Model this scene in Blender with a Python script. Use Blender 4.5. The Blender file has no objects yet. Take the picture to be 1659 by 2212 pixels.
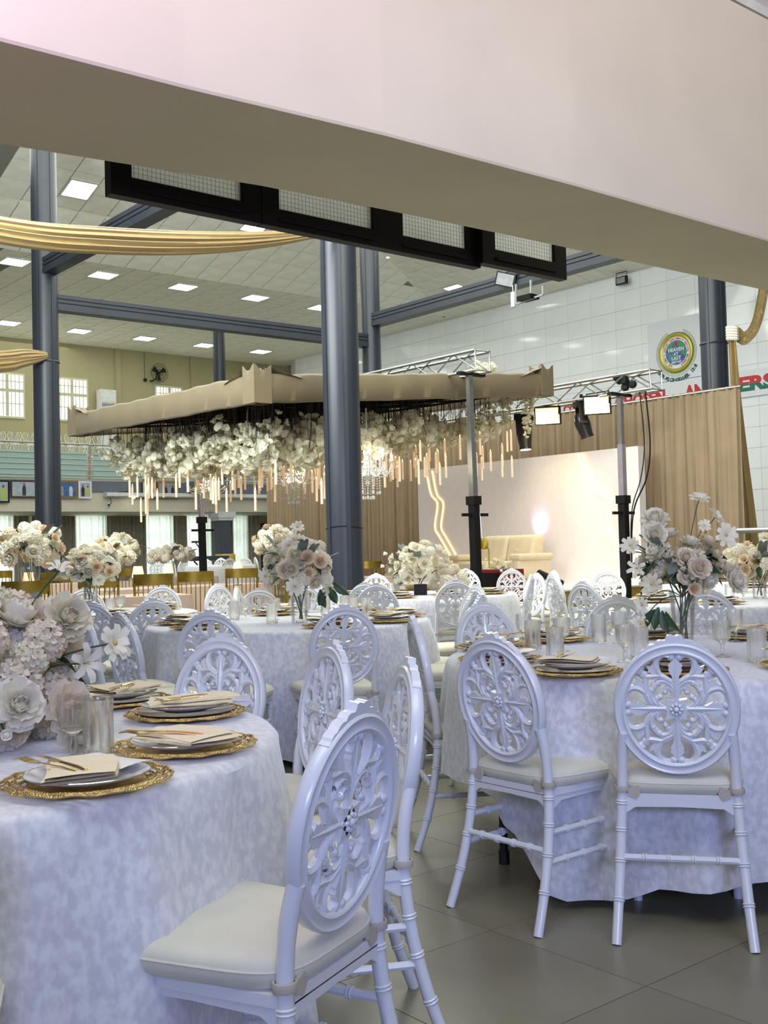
import bpy, math, random
from mathutils import Vector, Matrix

random.seed(11)
SC = bpy.context.scene
COL = SC.collection
rad = math.radians

# ---------------------------------------------------------------- camera
F_PX, HCAM = 2350.0, 1.22
cam_d = bpy.data.cameras.new('camera')
cam = bpy.data.objects.new('camera', cam_d)
COL.objects.link(cam)
cam_d.sensor_fit = 'HORIZONTAL'
cam_d.sensor_width = 36.0
cam_d.lens = F_PX * 36.0 / 1659.0
cam_d.clip_end = 200
_p, _r = math.atan(78 / F_PX), rad(1.45)
_fw = Vector((0, math.cos(_p), math.sin(_p)))
_rt = Vector((1, 0, 0))
_up = _rt.cross(_fw)
_R = _rt * math.cos(_r) - _up * math.sin(_r)
_U = _rt * math.sin(_r) + _up * math.cos(_r)
cam.matrix_world = Matrix(((_R.x, _U.x, -_fw.x, 0), (_R.y, _U.y, -_fw.y, 0), (_R.z, _U.z, -_fw.z, HCAM), (0, 0, 0, 1)))
SC.camera = cam

# ---------------------------------------------------------------- world, exposure, large lights
SC.view_settings.view_transform = 'Standard'
SC.view_settings.look = 'None'
SC.view_settings.gamma = 1.0
SC.view_settings.use_curve_mapping = False
SC.view_settings.exposure = 0.0
SC.cycles.transparent_max_bounces = 32
w = bpy.data.worlds.new('hall_air')
SC.world = w
w.use_nodes = True
w.node_tree.nodes['Background'].inputs[0].default_value = (0.80, 0.84, 0.92, 1)
w.node_tree.nodes['Background'].inputs[1].default_value = 0.27

RZ = math.atan2(0.636, 0.772)        # the hall is turned this much against the view
CU, SU = math.cos(RZ), math.sin(RZ)


def W(s, t, z=0.0):
    """hall coordinates (s along the gallery front, t towards the gallery) to world"""
    return Vector((s * CU - t * SU, s * SU + t * CU, z))


def area_light(name, loc, target, size, energy, color, shape='RECTANGLE', size_y=None, spread=180):
    d = bpy.data.lights.new(name, 'AREA')
    d.shape = shape
    d.size = size
    d.size_y = size_y or size
    d.energy = energy
    d.color = color
    d.spread = rad(spread)
    o = bpy.data.objects.new(name, d)
    COL.objects.link(o)
    o.location = loc
    o.rotation_euler = (Vector(target) - Vector(loc)).to_track_quat('-Z', 'Y').to_euler()
    return o


# blue and pink washes, hall ceiling panel lights, and added unseen fill lamps
area_light('blue_wash_light', (1.2, -3.6, 2.6), (0.25, 5.0, 0.75), 3.0, 20, (0.36, 0.44, 1.0), size_y=1.0, spread=44)
area_light('beam_fill_light', (0.9, -4.5, 2.7), (1.8, 4.5, 3.8), 4.0, 47, (1.0, 0.94, 0.90), size_y=1.0, spread=40)  # unseen fill added behind the camera to brighten the overhead beam
area_light('near_top_fill', (0.0, 1.5, 4.2), (-0.2, 2.6, 0), 4.0, 96, (0.92, 1.0, 0.95), size_y=2.0)  # added top fill over the near tables, not a lamp of the place
area_light('hall_ceiling_light', W(13.0, 19.0, 10.2), W(13.0, 19.0, 0), 14.0, 2300, (0.97, 1.0, 0.90), size_y=13.0)
area_light('canopy_fill_light', W(8.0, 6.5, 8.5), W(10.5, 12.5, 2.0), 7.0, 950, (0.97, 1.0, 0.92), size_y=7.0)  # added high fill that lifts the front faces of the canopy
area_light('hall_side_fill', W(2.0, 12.0, 6.5), W(27.0, 18.0, 5.5), 6.0, 1750, (0.93, 1.0, 1.0), size_y=4.0)  # added fill from the left to brighten the tiled right wall
area_light('gallery_light', W(18.0, 35.0, 9.4), W(18.0, 35.0, 0), 14.0, 330, (0.97, 1.0, 0.90), size_y=8.0)
area_light('pink_wash_light', (-2.2, 0.6, 2.6), (-1.5, 3.3, 3.85), 0.4, 22, (1.0, 0.50, 1.0), spread=60)


# ---------------------------------------------------------------- materials
M = {}


def mat(name, color, rough=0.5, metal=0.0, var=0.06, scale=8.0, bump=0.0, bscale=40.0, emit=None, estr=0.0, sheen=0.0, spec=None, coat=0.0, color2=None, detail=4.0, stretch=None, sub=0.0, lo=.35, hi=.65):
    m = bpy.data.materials.new(name)
    m.use_nodes = True
    nt = m.node_tree
    b = nt.nodes['Principled BSDF']
    c = color if len(color) == 4 else (*color, 1)
    tc = nt.nodes.new('ShaderNodeTexCoord')
    vec = tc.outputs['Object']
    if stretch:
        mp = nt.nodes.new('ShaderNodeMapping')
        mp.inputs['Scale'].default_value = stretch
        nt.links.new(vec, mp.inputs['Vector'])
        vec = mp.outputs['Vector']
    n = nt.nodes.new('ShaderNodeTexNoise')
    n.inputs['Scale'].default_value = scale
    n.inputs['Detail'].default_value = detail
    nt.links.new(vec, n.inputs['Vector'])
    r = nt.nodes.new('ShaderNodeValToRGB')
    c2 = color2 if color2 else tuple(max(0, x * (1 - var * 2)) for x in c[:3])
    r.color_ramp.elements[0].position = lo
    r.color_ramp.elements[1].position = hi
    r.color_ramp.elements[0].color = (*c2[:3], 1)
    r.color_ramp.elements[1].color = c
    nt.links.new(n.outputs['Fac'], r.inputs['Fac'])
    nt.links.new(r.outputs['Color'], b.inputs['Base Color'])
    b.inputs['Roughness'].default_value = rough
    b.inputs['Metallic'].default_value = metal
    if spec is not None:
        b.inputs['Specular IOR Level'].default_value = spec
    if sheen:
        b.inputs['Sheen Weight'].default_value = sheen
    if coat:
        b.inputs['Coat Weight'].default_value = coat
        b.inputs['Coat Roughness'].default_value = 0.1
    if bump:
        n2 = nt.nodes.new('ShaderNodeTexNoise')
        n2.inputs['Scale'].default_value = bscale
        nt.links.new(vec, n2.inputs['Vector'])
        bp = nt.nodes.new('ShaderNodeBump')
        bp.inputs['Strength'].default_value = bump
        bp.inputs['Distance'].default_value = 0.01
        nt.links.new(n2.outputs['Fac'], bp.inputs['Height'])
        nt.links.new(bp.outputs['Normal'], b.inputs['Normal'])
    if emit:
        b.inputs['Emission Color'].default_value = (*emit, 1)
        b.inputs['Emission Strength'].default_value = estr
    if sub:
        b.inputs['Transmission Weight'].default_value = 0.0
        tr = nt.nodes.new('ShaderNodeBsdfTranslucent')
        nt.links.new(r.outputs['Color'], tr.inputs['Color'])
        mx = nt.nodes.new('ShaderNodeMixShader')
        mx.inputs[0].default_value = sub
        out = nt.nodes['Material Output']
        nt.links.new(b.outputs[0], mx.inputs[1])
        nt.links.new(tr.outputs[0], mx.inputs[2])
        nt.links.new(mx.outputs[0], out.inputs['Surface'])
    M[name] = m
    return m


def clear_glass(name, tint=(1, 1, 1), refl=1.0, rough=0.0, base=0.06):
    """thin clear glass: lets light through, mirrors at grazing angles"""
    m = bpy.data.materials.new(name)
    m.use_nodes = True
    nt = m.node_tree
    nt.nodes.remove(nt.nodes['Principled BSDF'])
    t = nt.nodes.new('ShaderNodeBsdfTransparent')
    t.inputs[0].default_value = (*tint, 1)
    g = nt.nodes.new('ShaderNodeBsdfGlossy')
    g.inputs['Roughness'].default_value = rough
    f = nt.nodes.new('ShaderNodeLayerWeight')
    f.inputs['Blend'].default_value = 0.35
    mth = nt.nodes.new('ShaderNodeMath')
    mth.operation = 'MULTIPLY_ADD'
    mth.inputs[1].default_value = refl * 0.7
    mth.inputs[2].default_value = base
    nt.links.new(f.outputs['Fresnel'], mth.inputs[0])
    mx = nt.nodes.new('ShaderNodeMixShader')
    nt.links.new(mth.outputs[0], mx.inputs[0])
    nt.links.new(t.outputs[0], mx.inputs[1])
    nt.links.new(g.outputs[0], mx.inputs[2])
    nt.links.new(mx.outputs[0], nt.nodes['Material Output'].inputs['Surface'])
    M[name] = m
    return m


mat('tile_floor', (0.235, 0.215, 0.145), 0.34, var=0.10, scale=2.2, bump=0.02, bscale=120)
_fm = mat('floor_far', (0.235, 0.215, 0.145), 0.34, var=0.10, scale=2.2)
_nt = _fm.node_tree
_bk = _nt.nodes.new('ShaderNodeTexBrick')
_bk.offset = 0.0
_bk.inputs['Scale'].default_value = 1.0
_bk.inputs['Brick Width'].default_value = 0.6
_bk.inputs['Row Height'].default_value = 0.6
_bk.inputs['Mortar Size'].default_value = 0.005
_mp = _nt.nodes.new('ShaderNodeMapping')
_mp.inputs['Location'].default_value = (-0.056, -0.102, 0)
_tc = [q for q in _nt.nodes if q.type == 'TEX_COORD'][0]
_nt.links.new(_tc.outputs['Object'], _mp.inputs['Vector'])
_nt.links.new(_mp.outputs['Vector'], _bk.inputs['Vector'])
_rp = [q for q in _nt.nodes if q.type == 'VALTORGB'][0]
_nt.links.new(_rp.outputs['Color'], _bk.inputs['Color1'])
_nt.links.new(_rp.outputs['Color'], _bk.inputs['Color2'])
_bk.inputs['Mortar'].default_value = (0.05, 0.048, 0.042, 1)
_nt.links.new(_bk.outputs['Color'], _nt.nodes['Principled BSDF'].inputs['Base Color'])
mat('grout', (0.07, 0.068, 0.06), 0.8)
mat('concrete_paint', (0.70, 0.635, 0.57), 0.34, var=0.04, scale=1.3, bump=0.05, bscale=3.0)
mat('concrete_under', (0.68, 0.63, 0.435), 0.7, var=0.04, scale=1.3)
mat('cornice_white', (0.78, 0.79, 0.84), 0.5)
mat('black_metal', (0.006, 0.006, 0.007), 0.5, var=0.2, spec=.3)
mat('black_gloss', (0.012, 0.012, 0.014), 0.25)
mat('dark_frame', (0.004, 0.004, 0.004), 0.5, spec=.15)
mat('net_pane', (0.86, 0.87, 0.84), 0.7, var=0.03, sub=0.75)
mat('column_grey', (0.025, 0.031, 0.043), 0.40, var=0.10, scale=1.6, stretch=(1, 1, .25))
mat('column_dark', (0.06, 0.07, 0.10), 0.4, var=0.10)
mat('ceiling_tile', (0.92, 0.92, 0.83), 0.8, var=0.05, scale=3)
mat('ceiling_gap', (0.24, 0.24, 0.21), 0.9)
mat('panel_light', (0.9, 0.9, 0.9), 0.5, emit=(0.97, 1.0, 0.94), estr=9.0)
mat('wall_tile_white', (0.87, 0.90, 0.92), 0.07, var=0.02, scale=1.0)
mat('wall_gap', (0.55, 0.56, 0.54), 0.7)
mat('wall_cream', (0.40, 0.37, 0.21), 0.7, var=0.03, scale=1.0)
mat('wall_pale', (0.62, 0.58, 0.47), 0.7, var=0.03)
mat('fascia_blue', (0.13, 0.15, 0.19), 0.6)
mat('ledge_white', (0.70, 0.72, 0.74), 0.6)
mat('daylight', (0.9, 0.95, 0.95), 0.5, emit=(0.90, 1.0, 0.97), estr=2.6)
mat('daylight_low', (0.9, 0.95, 0.95), 0.5, emit=(0.90, 1.0, 0.95), estr=3.0)
mat('window_frame', (0.55, 0.53, 0.38), 0.6)
mat('sheer', (0.80, 0.84, 0.80), 0.8, sub=0.65, var=0.05)
mat('taupe_curtain', (0.36, 0.33, 0.27), 0.8, sheen=0.2, var=0.08)
mat('steel', (0.55, 0.56, 0.57), 0.28, metal=1.0)
mat('alu', (0.40, 0.40, 0.38), 0.35, metal=0.9)
mat('rail_glass', (0.40, 0.55, 0.50), 0.25, var=0.02)
mat('white_wire', (0.82, 0.82, 0.80), 0.45)
mat('chair_white', (0.74, 0.75, 0.77), 0.24, var=0.015, coat=0.3)
mat('cushion', (0.70, 0.67, 0.54), 0.75, var=0.06, scale=5, sheen=0.2, bump=0.15, bscale=30)
mat('strap', (0.52, 0.47, 0.38), 0.8)
mat('velvet_cloth', (0.76, 0.76, 0.765), 0.62, color2=(0.60, 0.60, 0.62), scale=46, detail=12, stretch=(1, 1, .75), sheen=0.5, lo=.40, hi=.62)
mat('blush_cloth', (0.42, 0.30, 0.225), 0.7, var=0.05, scale=3, sheen=0.3)
mat('table_black', (0.01, 0.01, 0.012), 0.5)
mat('gold_lace', (0.86, 0.62, 0.25), 0.20, metal=1.0, var=0.2, scale=60, bump=.6, bscale=260)
mat('gold_metal', (0.83, 0.62, 0.27), 0.18, metal=1.0)
mat('gold_chair', (0.36, 0.24, 0.035), 0.22, metal=0.85, var=0.2, scale=5)
mat('porcelain', (0.82, 0.81, 0.80), 0.12, var=0.01)
mat('brown_glass', (0.16, 0.055, 0.035), 0.12)
mat('silver_rim', (0.75, 0.76, 0.78), 0.15, metal=1.0)
mat('napkin', (0.84, 0.71, 0.43), 0.8, var=0.04, scale=30, sheen=0.3)
mat('menu_card', (0.80, 0.80, 0.82), 0.3)
mat('canopy_cloth', (0.180, 0.137, 0.074), 0.75, var=0.05, scale=2.5, sheen=0.2)
mat('drape_tan', (0.30, 0.215, 0.128), 0.75, var=0.06, scale=2.0, sheen=0.2)
mat('swag_gold', (0.30, 0.20, 0.065), 0.6, sheen=0.3, var=0.05)
mat('black_cloth', (0.012, 0.013, 0.013), 0.8)
mat('stage_white', (0.80, 0.75, 0.74), 0.6, var=0.02)
mat('led_line', (1, .8, .5), 0.5, emit=(1.0, 0.58, 0.20), estr=2.2)
mat('sofa_cream', (0.66, 0.57, 0.40), 0.6, var=0.04, sheen=0.2)
mat('wood_dark', (0.05, 0.03, 0.02), 0.4)
mat('gold_stage', (0.55, 0.42, 0.10), 0.3, metal=0.5)
mat('bulb_lit', (1, 1, 1), 0.4, emit=(1.0, 0.93, 0.80), estr=14.0)
mat('flood_face', (1, .9, .7), 0.4, emit=(1.0, 0.66, 0.22), estr=2.6)
mat('flame', (1, .8, .4), 0.4, emit=(1.0, 0.62, 0.22), estr=4.0)
mat('wax', (0.86, 0.68, 0.50), 0.5, emit=(1.0, 0.66, 0.36), estr=0.32)  # weak glow put into the wax to keep the sticks pale
mat('crystal', (0.95, 0.94, 0.90), 0.08, var=0.25, scale=90, coat=1.0, sub=0.15)
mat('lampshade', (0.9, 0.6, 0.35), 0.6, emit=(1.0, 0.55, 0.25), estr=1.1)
mat('pink_glow', (1, .6, 1), 0.4, emit=(1.0, 0.55, 0.95), estr=14.0)
mat('twig', (0.05, 0.04, 0.03), 0.8)
mat('blossom_white', (0.93, 0.91, 0.76), 0.7, var=0.08, scale=14, sub=0.5)
mat('petal_white', (0.91, 0.87, 0.74), 0.55, var=0.05, scale=20, sub=0.3)
mat('petal_cream', (0.87, 0.81, 0.63), 0.55, var=0.06, scale=20, sub=0.3)
mat('petal_blush', (0.89, 0.79, 0.64), 0.55, var=0.06, scale=20, sub=0.3)
mat('petal_peach', (0.86, 0.68, 0.47), 0.55, var=0.08, scale=20, sub=0.3)
mat('petal_lilac', (0.84, 0.79, 0.72), 0.55, var=0.06, scale=20, sub=0.3)
mat('pollen', (0.55, 0.47, 0.14), 0.8)
mat('leaf_green', (0.028, 0.075, 0.025), 0.45, var=0.25, scale=14)
mat('leaf_sage', (0.17, 0.20, 0.17), 0.6, var=0.15, scale=14)
mat('stem_green', (0.05, 0.09, 0.04), 0.6)
mat('red_case', (0.22, 0.012, 0.016), 0.35)
mat('winch_yellow', (0.50, 0.34, 0.04), 0.45)
mat('purple_tube', (0.45, 0.42, 0.50), 0.3, metal=0.6)
mat('plastic_white', (0.70, 0.70, 0.66), 0.4)
mat('text_red', (0.55, 0.035, 0.035), 0.5)
mat('text_green', (0.012, 0.16, 0.11), 0.5)
mat('text_dark', (0.02, 0.10, 0.09), 0.5)
mat('text_white', (0.85, 0.85, 0.86), 0.5)
mat('sign_board', (0.74, 0.76, 0.82), 0.5, var=0.01)
mat('seal_gold', (0.52, 0.50, 0.08), 0.35, metal=0.3)
mat('seal_green', (0.10, 0.17, 0.05), 0.5)
mat('seal_wreath', (0.58, 0.60, 0.25), 0.6, var=0.3, scale=60)
mat('seal_blue', (0.05, 0.05, 0.28), 0.5, color2=(0.10, 0.30, 0.42), scale=6)
mat('seal_land', (0.06, 0.35, 0.10), 0.5)
mat('frame_brown', (0.07, 0.03, 0.018), 0.4)
mat('frame_gold', (0.25, 0.16, 0.05), 0.4)
mat('photo_sky', (0.40, 0.46, 0.56), 0.4, var=0.1)
mat('photo_blue', (0.06, 0.16, 0.42), 0.4, var=0.2)
mat('photo_dark', (0.03, 0.03, 0.05), 0.4)
mat('photo_white', (0.60, 0.60, 0.66), 0.4)
mat('photo_lime', (0.45, 0.55, 0.06), 0.4)
mat('photo_skin', (0.16, 0.08, 0.05), 0.5)
mat('photo_grey', (0.30, 0.31, 0.33), 0.5, var=0.1)
clear_glass('glass_clear', (1.0, 1.0, 1.0), refl=0.8, base=0.03)
clear_glass('glass_window', (0.90, 0.94, 0.93), refl=0.6, base=0.04)


def cut_glass(name, share=0.55):
    """pressed crystal: part refracting glass, part clear"""
    m = bpy.data.materials.new(name)
    m.use_nodes = True
    nt = m.node_tree
    nt.nodes.remove(nt.nodes['Principled BSDF'])
    t = nt.nodes.new('ShaderNodeBsdfTransparent')
    g = nt.nodes.new('ShaderNodeBsdfGlass')
    g.inputs['IOR'].default_value = 1.46
    g.inputs['Roughness'].default_value = 0.0
    mx = nt.nodes.new('ShaderNodeMixShader')
    mx.inputs[0].default_value = share
    nt.links.new(t.outputs[0], mx.inputs[1])
    nt.links.new(g.outputs[0], mx.inputs[2])
    nt.links.new(mx.outputs[0], nt.nodes['Material Output'].inputs['Surface'])
    M[name] = m


cut_glass('glass_cut')


# ---------------------------------------------------------------- mesh helpers
class MB:
    def __init__(self):
        self.v, self.f, self.m = [], [], []
        self.mi = 0

    def add(self, vs, fs):
        o = len(self.v)
        self.v.extend(Vector(x) for x in vs)
        for f in fs:
            self.f.append(tuple(i + o for i in f))
            self.m.append(self.mi)
        return self

    def box(self, x0, x1, y0, y1, z0, z1, mx=None):
        vs = [Vector((x, y, z)) for z in (z0, z1) for y in (y0, y1) for x in (x0, x1)]
        if mx is not None:
            vs = [mx @ q for q in vs]
        return self.add(vs, [(0, 2, 3, 1), (4, 5, 7, 6), (0, 1, 5, 4), (2, 6, 7, 3), (0, 4, 6, 2), (1, 3, 7, 5)])

    def bar(self, a, b, w, h=None, up=(0, 0, 1)):
        a, b = Vector(a), Vector(b)
        h = h or w
        d = (b - a).normalized()
        up = Vector(up)
        if abs(d.dot(up)) > 0.99:
            up = Vector((1, 0, 0))
        x = d.cross(up).normalized()
        y = x.cross(d)
        vs = [p + x * sx * w / 2 + y * sy * h / 2 for p in (a, b) for sx, sy in ((-1, -1), (1, -1), (1, 1), (-1, 1))]
        return self.add(vs, [(3, 2, 1, 0), (4, 5, 6, 7), (0, 1, 5, 4), (1, 2, 6, 5), (2, 3, 7, 6), (3, 0, 4, 7)])

    def tube(self, pts, r, n=8, closed=False, cap=True, up=None, sq=(1, 1)):
        pts = [Vector(p) for p in pts]
        k = len(pts)
        rs = r if isinstance(r, (list, tuple)) else [r] * k
        o = len(self.v)
        nrm = Vector(up) if up is not None else None
        for i, p in enumerate(pts):
            if closed:
                d = pts[(i + 1) % k] - pts[i - 1]
            else:
                d = pts[min(i + 1, k - 1)] - pts[max(i - 1, 0)]
            if d.length < 1e-9:
                d = Vector((0, 0, 1))
            d.normalize()
            if nrm is None:
                nrm = Vector((0, 0, 1)) if abs(d.z) < 0.9 else Vector((1, 0, 0))
            x = d.cross(Vector(up) if up is not None else nrm)
            if x.length < 1e-6:
                x = d.orthogonal()
            x.normalize()
            y = x.cross(d).normalized()
            if up is None:
                nrm = y
            for j in range(n):
                a = 2 * math.pi * j / n
                self.v.append(p + x * math.cos(a) * rs[i] * sq[0] + y * math.sin(a) * rs[i] * sq[1])
        m = k if closed else k - 1
        for i in range(m):
            for j in range(n):
                a, b = o + i * n + j, o + i * n + (j + 1) % n
                c, d2 = o + ((i + 1) % k) * n + (j + 1) % n, o + ((i + 1) % k) * n + j
                self.f.append((a, b, c, d2))
                self.m.append(self.mi)
        if cap and not closed:
            self.f.append(tuple(o + j for j in reversed(range(n))))
            self.f.append(tuple(o + (k - 1) * n + j for j in range(n)))
            self.m += [self.mi, self.mi]
        return self

    def lathe(self, prof, n=24, c=(0, 0, 0), mod=None, cap0=True, cap1=True):
        c = Vector(c)
        o = len(self.v)
        for i, (r, z) in enumerate(prof):
            for j in range(n):
                a = 2 * math.pi * j / n
                rr = r * (mod(a, i) if mod else 1)
                self.v.append(c + Vector((rr * math.cos(a), rr * math.sin(a), z)))
        for i in range(len(prof) - 1):
            for j in range(n):
                self.f.append((o + i * n + j, o + i * n + (j + 1) % n, o + (i + 1) * n + (j + 1) % n, o + (i + 1) * n + j))
                self.m.append(self.mi)
        if cap0:
            self.f.append(tuple(o + j for j in reversed(range(n))))
            self.m.append(self.mi)
        if cap1:
            k = (len(prof) - 1) * n
            self.f.append(tuple(o + k + j for j in range(n)))
            self.m.append(self.mi)
        return self

    def grid(self, fn, nu, nv, cu=False, cv=False):
        o = len(self.v)
        for i in range(nu):
            for j in range(nv):
                self.v.append(Vector(fn(i / (nu if cu else nu - 1), j / (nv if cv else nv - 1))))
        for i in range(nu if cu else nu - 1):
            for j in range(nv if cv else nv - 1):
                i2, j2 = (i + 1) % nu, (j + 1) % nv
                self.f.append((o + i * nv + j, o + i2 * nv + j, o + i2 * nv + j2, o + i * nv + j2))
                self.m.append(self.mi)
        return self

    def prism(self, poly, d0, d1, fr=None):
        """poly: 2D outline; extruded from d0 to d1; fr maps (x, y, d) to a point"""
        fr = fr or (lambda x, y, d: (x, y, d))
        k = len(poly)
        vs = [fr(x, y, d0) for x, y in poly] + [fr(x, y, d1) for x, y in poly]
        fs = [tuple(reversed(range(k))), tuple(range(k, 2 * k))]
        fs += [(i, (i + 1) % k, k + (i + 1) % k, k + i) for i in range(k)]
        return self.add(vs, fs)

    def ball(self, c, r, nu=10, nv=6, sz=1.0, mx=None):
        c = Vector(c)
        prof = []
        o = len(self.v)
        for i in range(1, nv):
            a = math.pi * i / nv
            for j in range(nu):
                b = 2 * math.pi * j / nu
                p = Vector((math.sin(a) * math.cos(b), math.sin(a) * math.sin(b), -math.cos(a) * sz)) * r
                self.v.append(c + (mx @ p if mx else p))
        for q in (Vector((0, 0, -r * sz)), Vector((0, 0, r * sz))):
            self.v.append(c + (mx @ q if mx else q))
        b0, b1 = len(self.v) - 2, len(self.v) - 1
        for i in range(nv - 2):
            for j in range(nu):
                self.f.append((o + i * nu + j, o + i * nu + (j + 1) % nu, o + (i + 1) * nu + (j + 1) % nu, o + (i + 1) * nu + j))
                self.m.append(self.mi)
        for j in range(nu):
            self.f.append((b0, o + (j + 1) % nu, o + j))
            k = o + (nv - 2) * nu
            self.f.append((b1, k + j, k + (j + 1) % nu))
            self.m += [self.mi, self.mi]
        return self

    def mesh(self, name, mats, smooth=True, angle=38):
        me = bpy.data.meshes.new(name)
        me.from_pydata([tuple(p) for p in self.v], [], self.f)
        for mn in (mats if isinstance(mats, (list, tuple)) else [mats]):
            me.materials.append(M[mn])
        if any(self.m):
            me.polygons.foreach_set('material_index', self.m)
        if smooth:
            me.polygons.foreach_set('use_smooth', [True] * len(me.polygons))
            me.set_sharp_from_angle(angle=rad(angle))
        me.update()
        return me

    def build(self, name, mats, parent=None, smooth=True, angle=38, loc=None, rz=None):
        o = bpy.data.objects.new(name, self.mesh(name, mats, smooth, angle))
        COL.objects.link(o)
        if parent is not None:
            o.parent = parent
        if loc is not None:
            o.location = loc
        if rz is not None:
            o.rotation_euler = (0, 0, rz)
        return o


def tag(o, label=None, cat=None, group=None, kind=None):
    for k, x in (('label', label), ('category', cat), ('group', group), ('kind', kind)):
        if x:
            o[k] = x
    return o


def thing(name, label, cat, loc=(0, 0, 0), rz=0.0, group=None):
    o = bpy.data.objects.new(name, None)
    COL.objects.link(o)
    o.empty_display_size = 0.05
    o.location = loc
    o.rotation_euler = (0, 0, rz)
    return tag(o, label, cat, group)


def put(name, me, parent=None, loc=(0, 0, 0), rot=(0, 0, 0), scale=None):
    o = bpy.data.objects.new(name, me)
    COL.objects.link(o)
    o.parent = parent
    o.location = loc
    o.rotation_euler = rot
    if scale is not None:
        o.scale = (scale,) * 3 if isinstance(scale, (int, float)) else scale
    return o


def dup(root, loc, rz, label=None, group=None):
    r = root.copy()
    COL.objects.link(r)
    r.location = loc
    r.rotation_euler = (0, 0, rz)
    tag(r, label, None, group)
    for ch in list(root.children):
        c = ch.copy()
        COL.objects.link(c)
        c.parent = r
        for g in ch.children:
            d = g.copy()
            COL.objects.link(d)
            d.parent = c
    return r


def hall(mb, name, mats, **k):
    """a piece of the setting, modelled in hall coordinates"""
    o = mb.build(name, mats, rz=RZ, **k)
    return tag(o, kind='structure')


def bezier(p, n=10):
    p = [Vector(q) for q in p]
    out = []
    for i in range(n + 1):
        t = i / n
        q = p
        while len(q) > 1:
            q = [q[j].lerp(q[j + 1], t) for j in range(len(q) - 1)]
        out.append(q[0])
    return out


def spline(pts, per=5):
    """Catmull-Rom through the points"""
    P = [Vector(p) for p in pts]
    P = [P[0] * 2 - P[1]] + P + [P[-1] * 2 - P[-2]]
    out = []
    for i in range(1, len(P) - 2):
        for k in range(per):
            t = k / per
            a, b, c, d = P[i - 1], P[i], P[i + 1], P[i + 2]
            out.append(0.5 * ((2 * b) + (c - a) * t + (2 * a - 5 * b + 4 * c - d) * t * t + (3 * b - a - 3 * c + d) * t ** 3))
    out.append(P[-2])
    return out


def text_mesh(name, body, size, matn, extrude=0.004, bold=0.0, align='CENTER'):
    cu = bpy.data.curves.new(name, 'FONT')
    cu.body = body
    cu.size = size
    cu.extrude = extrude
    cu.offset = bold
    cu.align_x = align
    cu.resolution_u = 3
    ob = bpy.data.objects.new(name, cu)
    COL.objects.link(ob)
    dg = bpy.context.evaluated_depsgraph_get()
    me = bpy.data.meshes.new_from_object(ob.evaluated_get(dg))
    me.name = name
    bpy.data.objects.remove(ob)
    me.materials.clear()
    me.materials.append(M[matn])
    return me


ORD = ['first', 'second', 'third', 'fourth', 'fifth', 'sixth', 'seventh', 'eighth', 'ninth', 'tenth', 'eleventh', 'twelfth']

# ================================================================ THE SETTING
ZC = 7.63          # flat ceiling
PS, PT = 20.8, 22.2  # eaves of the raised ceiling
SLT, SLS = 0.30, 0.16

G = 1.30            # the outer hall (walls, ceiling, gallery) is scaled up this much about the camera


def FAR(s, t, z):
    return (s * G, t * G, z * G - 0.366)  # enlarges the outer hall with the camera position as fixed point


def far(mb, name=None, mats=None, parent=None, **k):
    mb.v = [Vector(FAR(*p)) for p in mb.v]
    if name is None:
        return mb
    if parent is not None:
        return mb.build(name, mats, parent, **k)
    return hall(mb, name, mats, **k)


# floor: grout bed, and the tiles one can tell apart as pieces of their own
fl = hall(MB().box(-16, 44, -9, 44, -0.10, -0.004), 'floor', 'floor_far')
tile_me = MB().box(-0.2985, 0.2985, -0.2985, 0.2985, -0.004, 0.0).mesh('floor_tile', 'tile_floor', False)
for i in range(-3, 16):
    for j in range(-2, 16):
        s, t = 0.056 + 0.6 * i + 0.3, 0.102 + 0.6 * j + 0.3
        p = W(s, t)
        if 1.4 < p.y < 7.2 and -1.3 < p.x < 0.36 * p.y + 0.6 and len(fl.children) < 150:
            put('floor_tile', tile_me, fl, (s, t, 0))

# overhead concrete beam close to the viewer
fe = [(-1.5, 3.34), (0.3, 3.32), (1.22, 3.29), (1.85, 3.26), (2.67, 3.19), (3.75, 3.15), (5.31, 3.14), (9.0, 3.10)]
be = [(-1.5, 4.40), (0.5, 4.25), (1.52, 4.13), (2.6, 3.96), (3.27, 3.91), (4.07, 3.87), (6.39, 3.79), (9.0, 3.74)]
mb = MB()
n = len(fe)
for k in range(n - 1):
    (a, b), (c, d) = fe[k], fe[k + 1]
    mb.mi = 0
    mb.add([(a, b, 2.83), (c, d, 2.83), (c, d, 4.05), (a, b, 4.05)], [(0, 1, 2, 3)])
    mb.add([(a, b, 2.83), (c, d, 2.83), (c, d + .006, 2.82), (a, b + .006, 2.82)], [(3, 2, 1, 0)])
    (e, f), (g, h) = be[k], be[k + 1]
    mb.mi = 1
    mb.add([(a, b + .006, 2.82), (c, d + .006, 2.82), (g, h, 2.82), (e, f, 2.82)], [(3, 2, 1, 0)])
    mb.mi = 0
    mb.add([(e, f, 2.82), (g, h, 2.82), (g, h, 4.2), (e, f, 4.2)], [(3, 2, 1, 0)])
hall(mb, 'beam_front', ['concrete_paint', 'concrete_under'], angle=60)
mb = MB()
mb.prism([(3.04, 4.12), (3.11, 4.09), (3.135, 4.06), (3.30, 4.06), (3.30, 4.36), (2.90, 4.36), (2.90, 4.30), (2.96, 4.24), (3.02, 4.20)], 4.1, 9.2, lambda x, y, d: (d, x, y))
hall(mb, 'cornice_front', 'cornice_white', angle=20)
hall(MB().box(-1.0, 9, -1.5, 3.2, 4.36, 4.45), 'ceiling_near', 'cornice_white')

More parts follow.
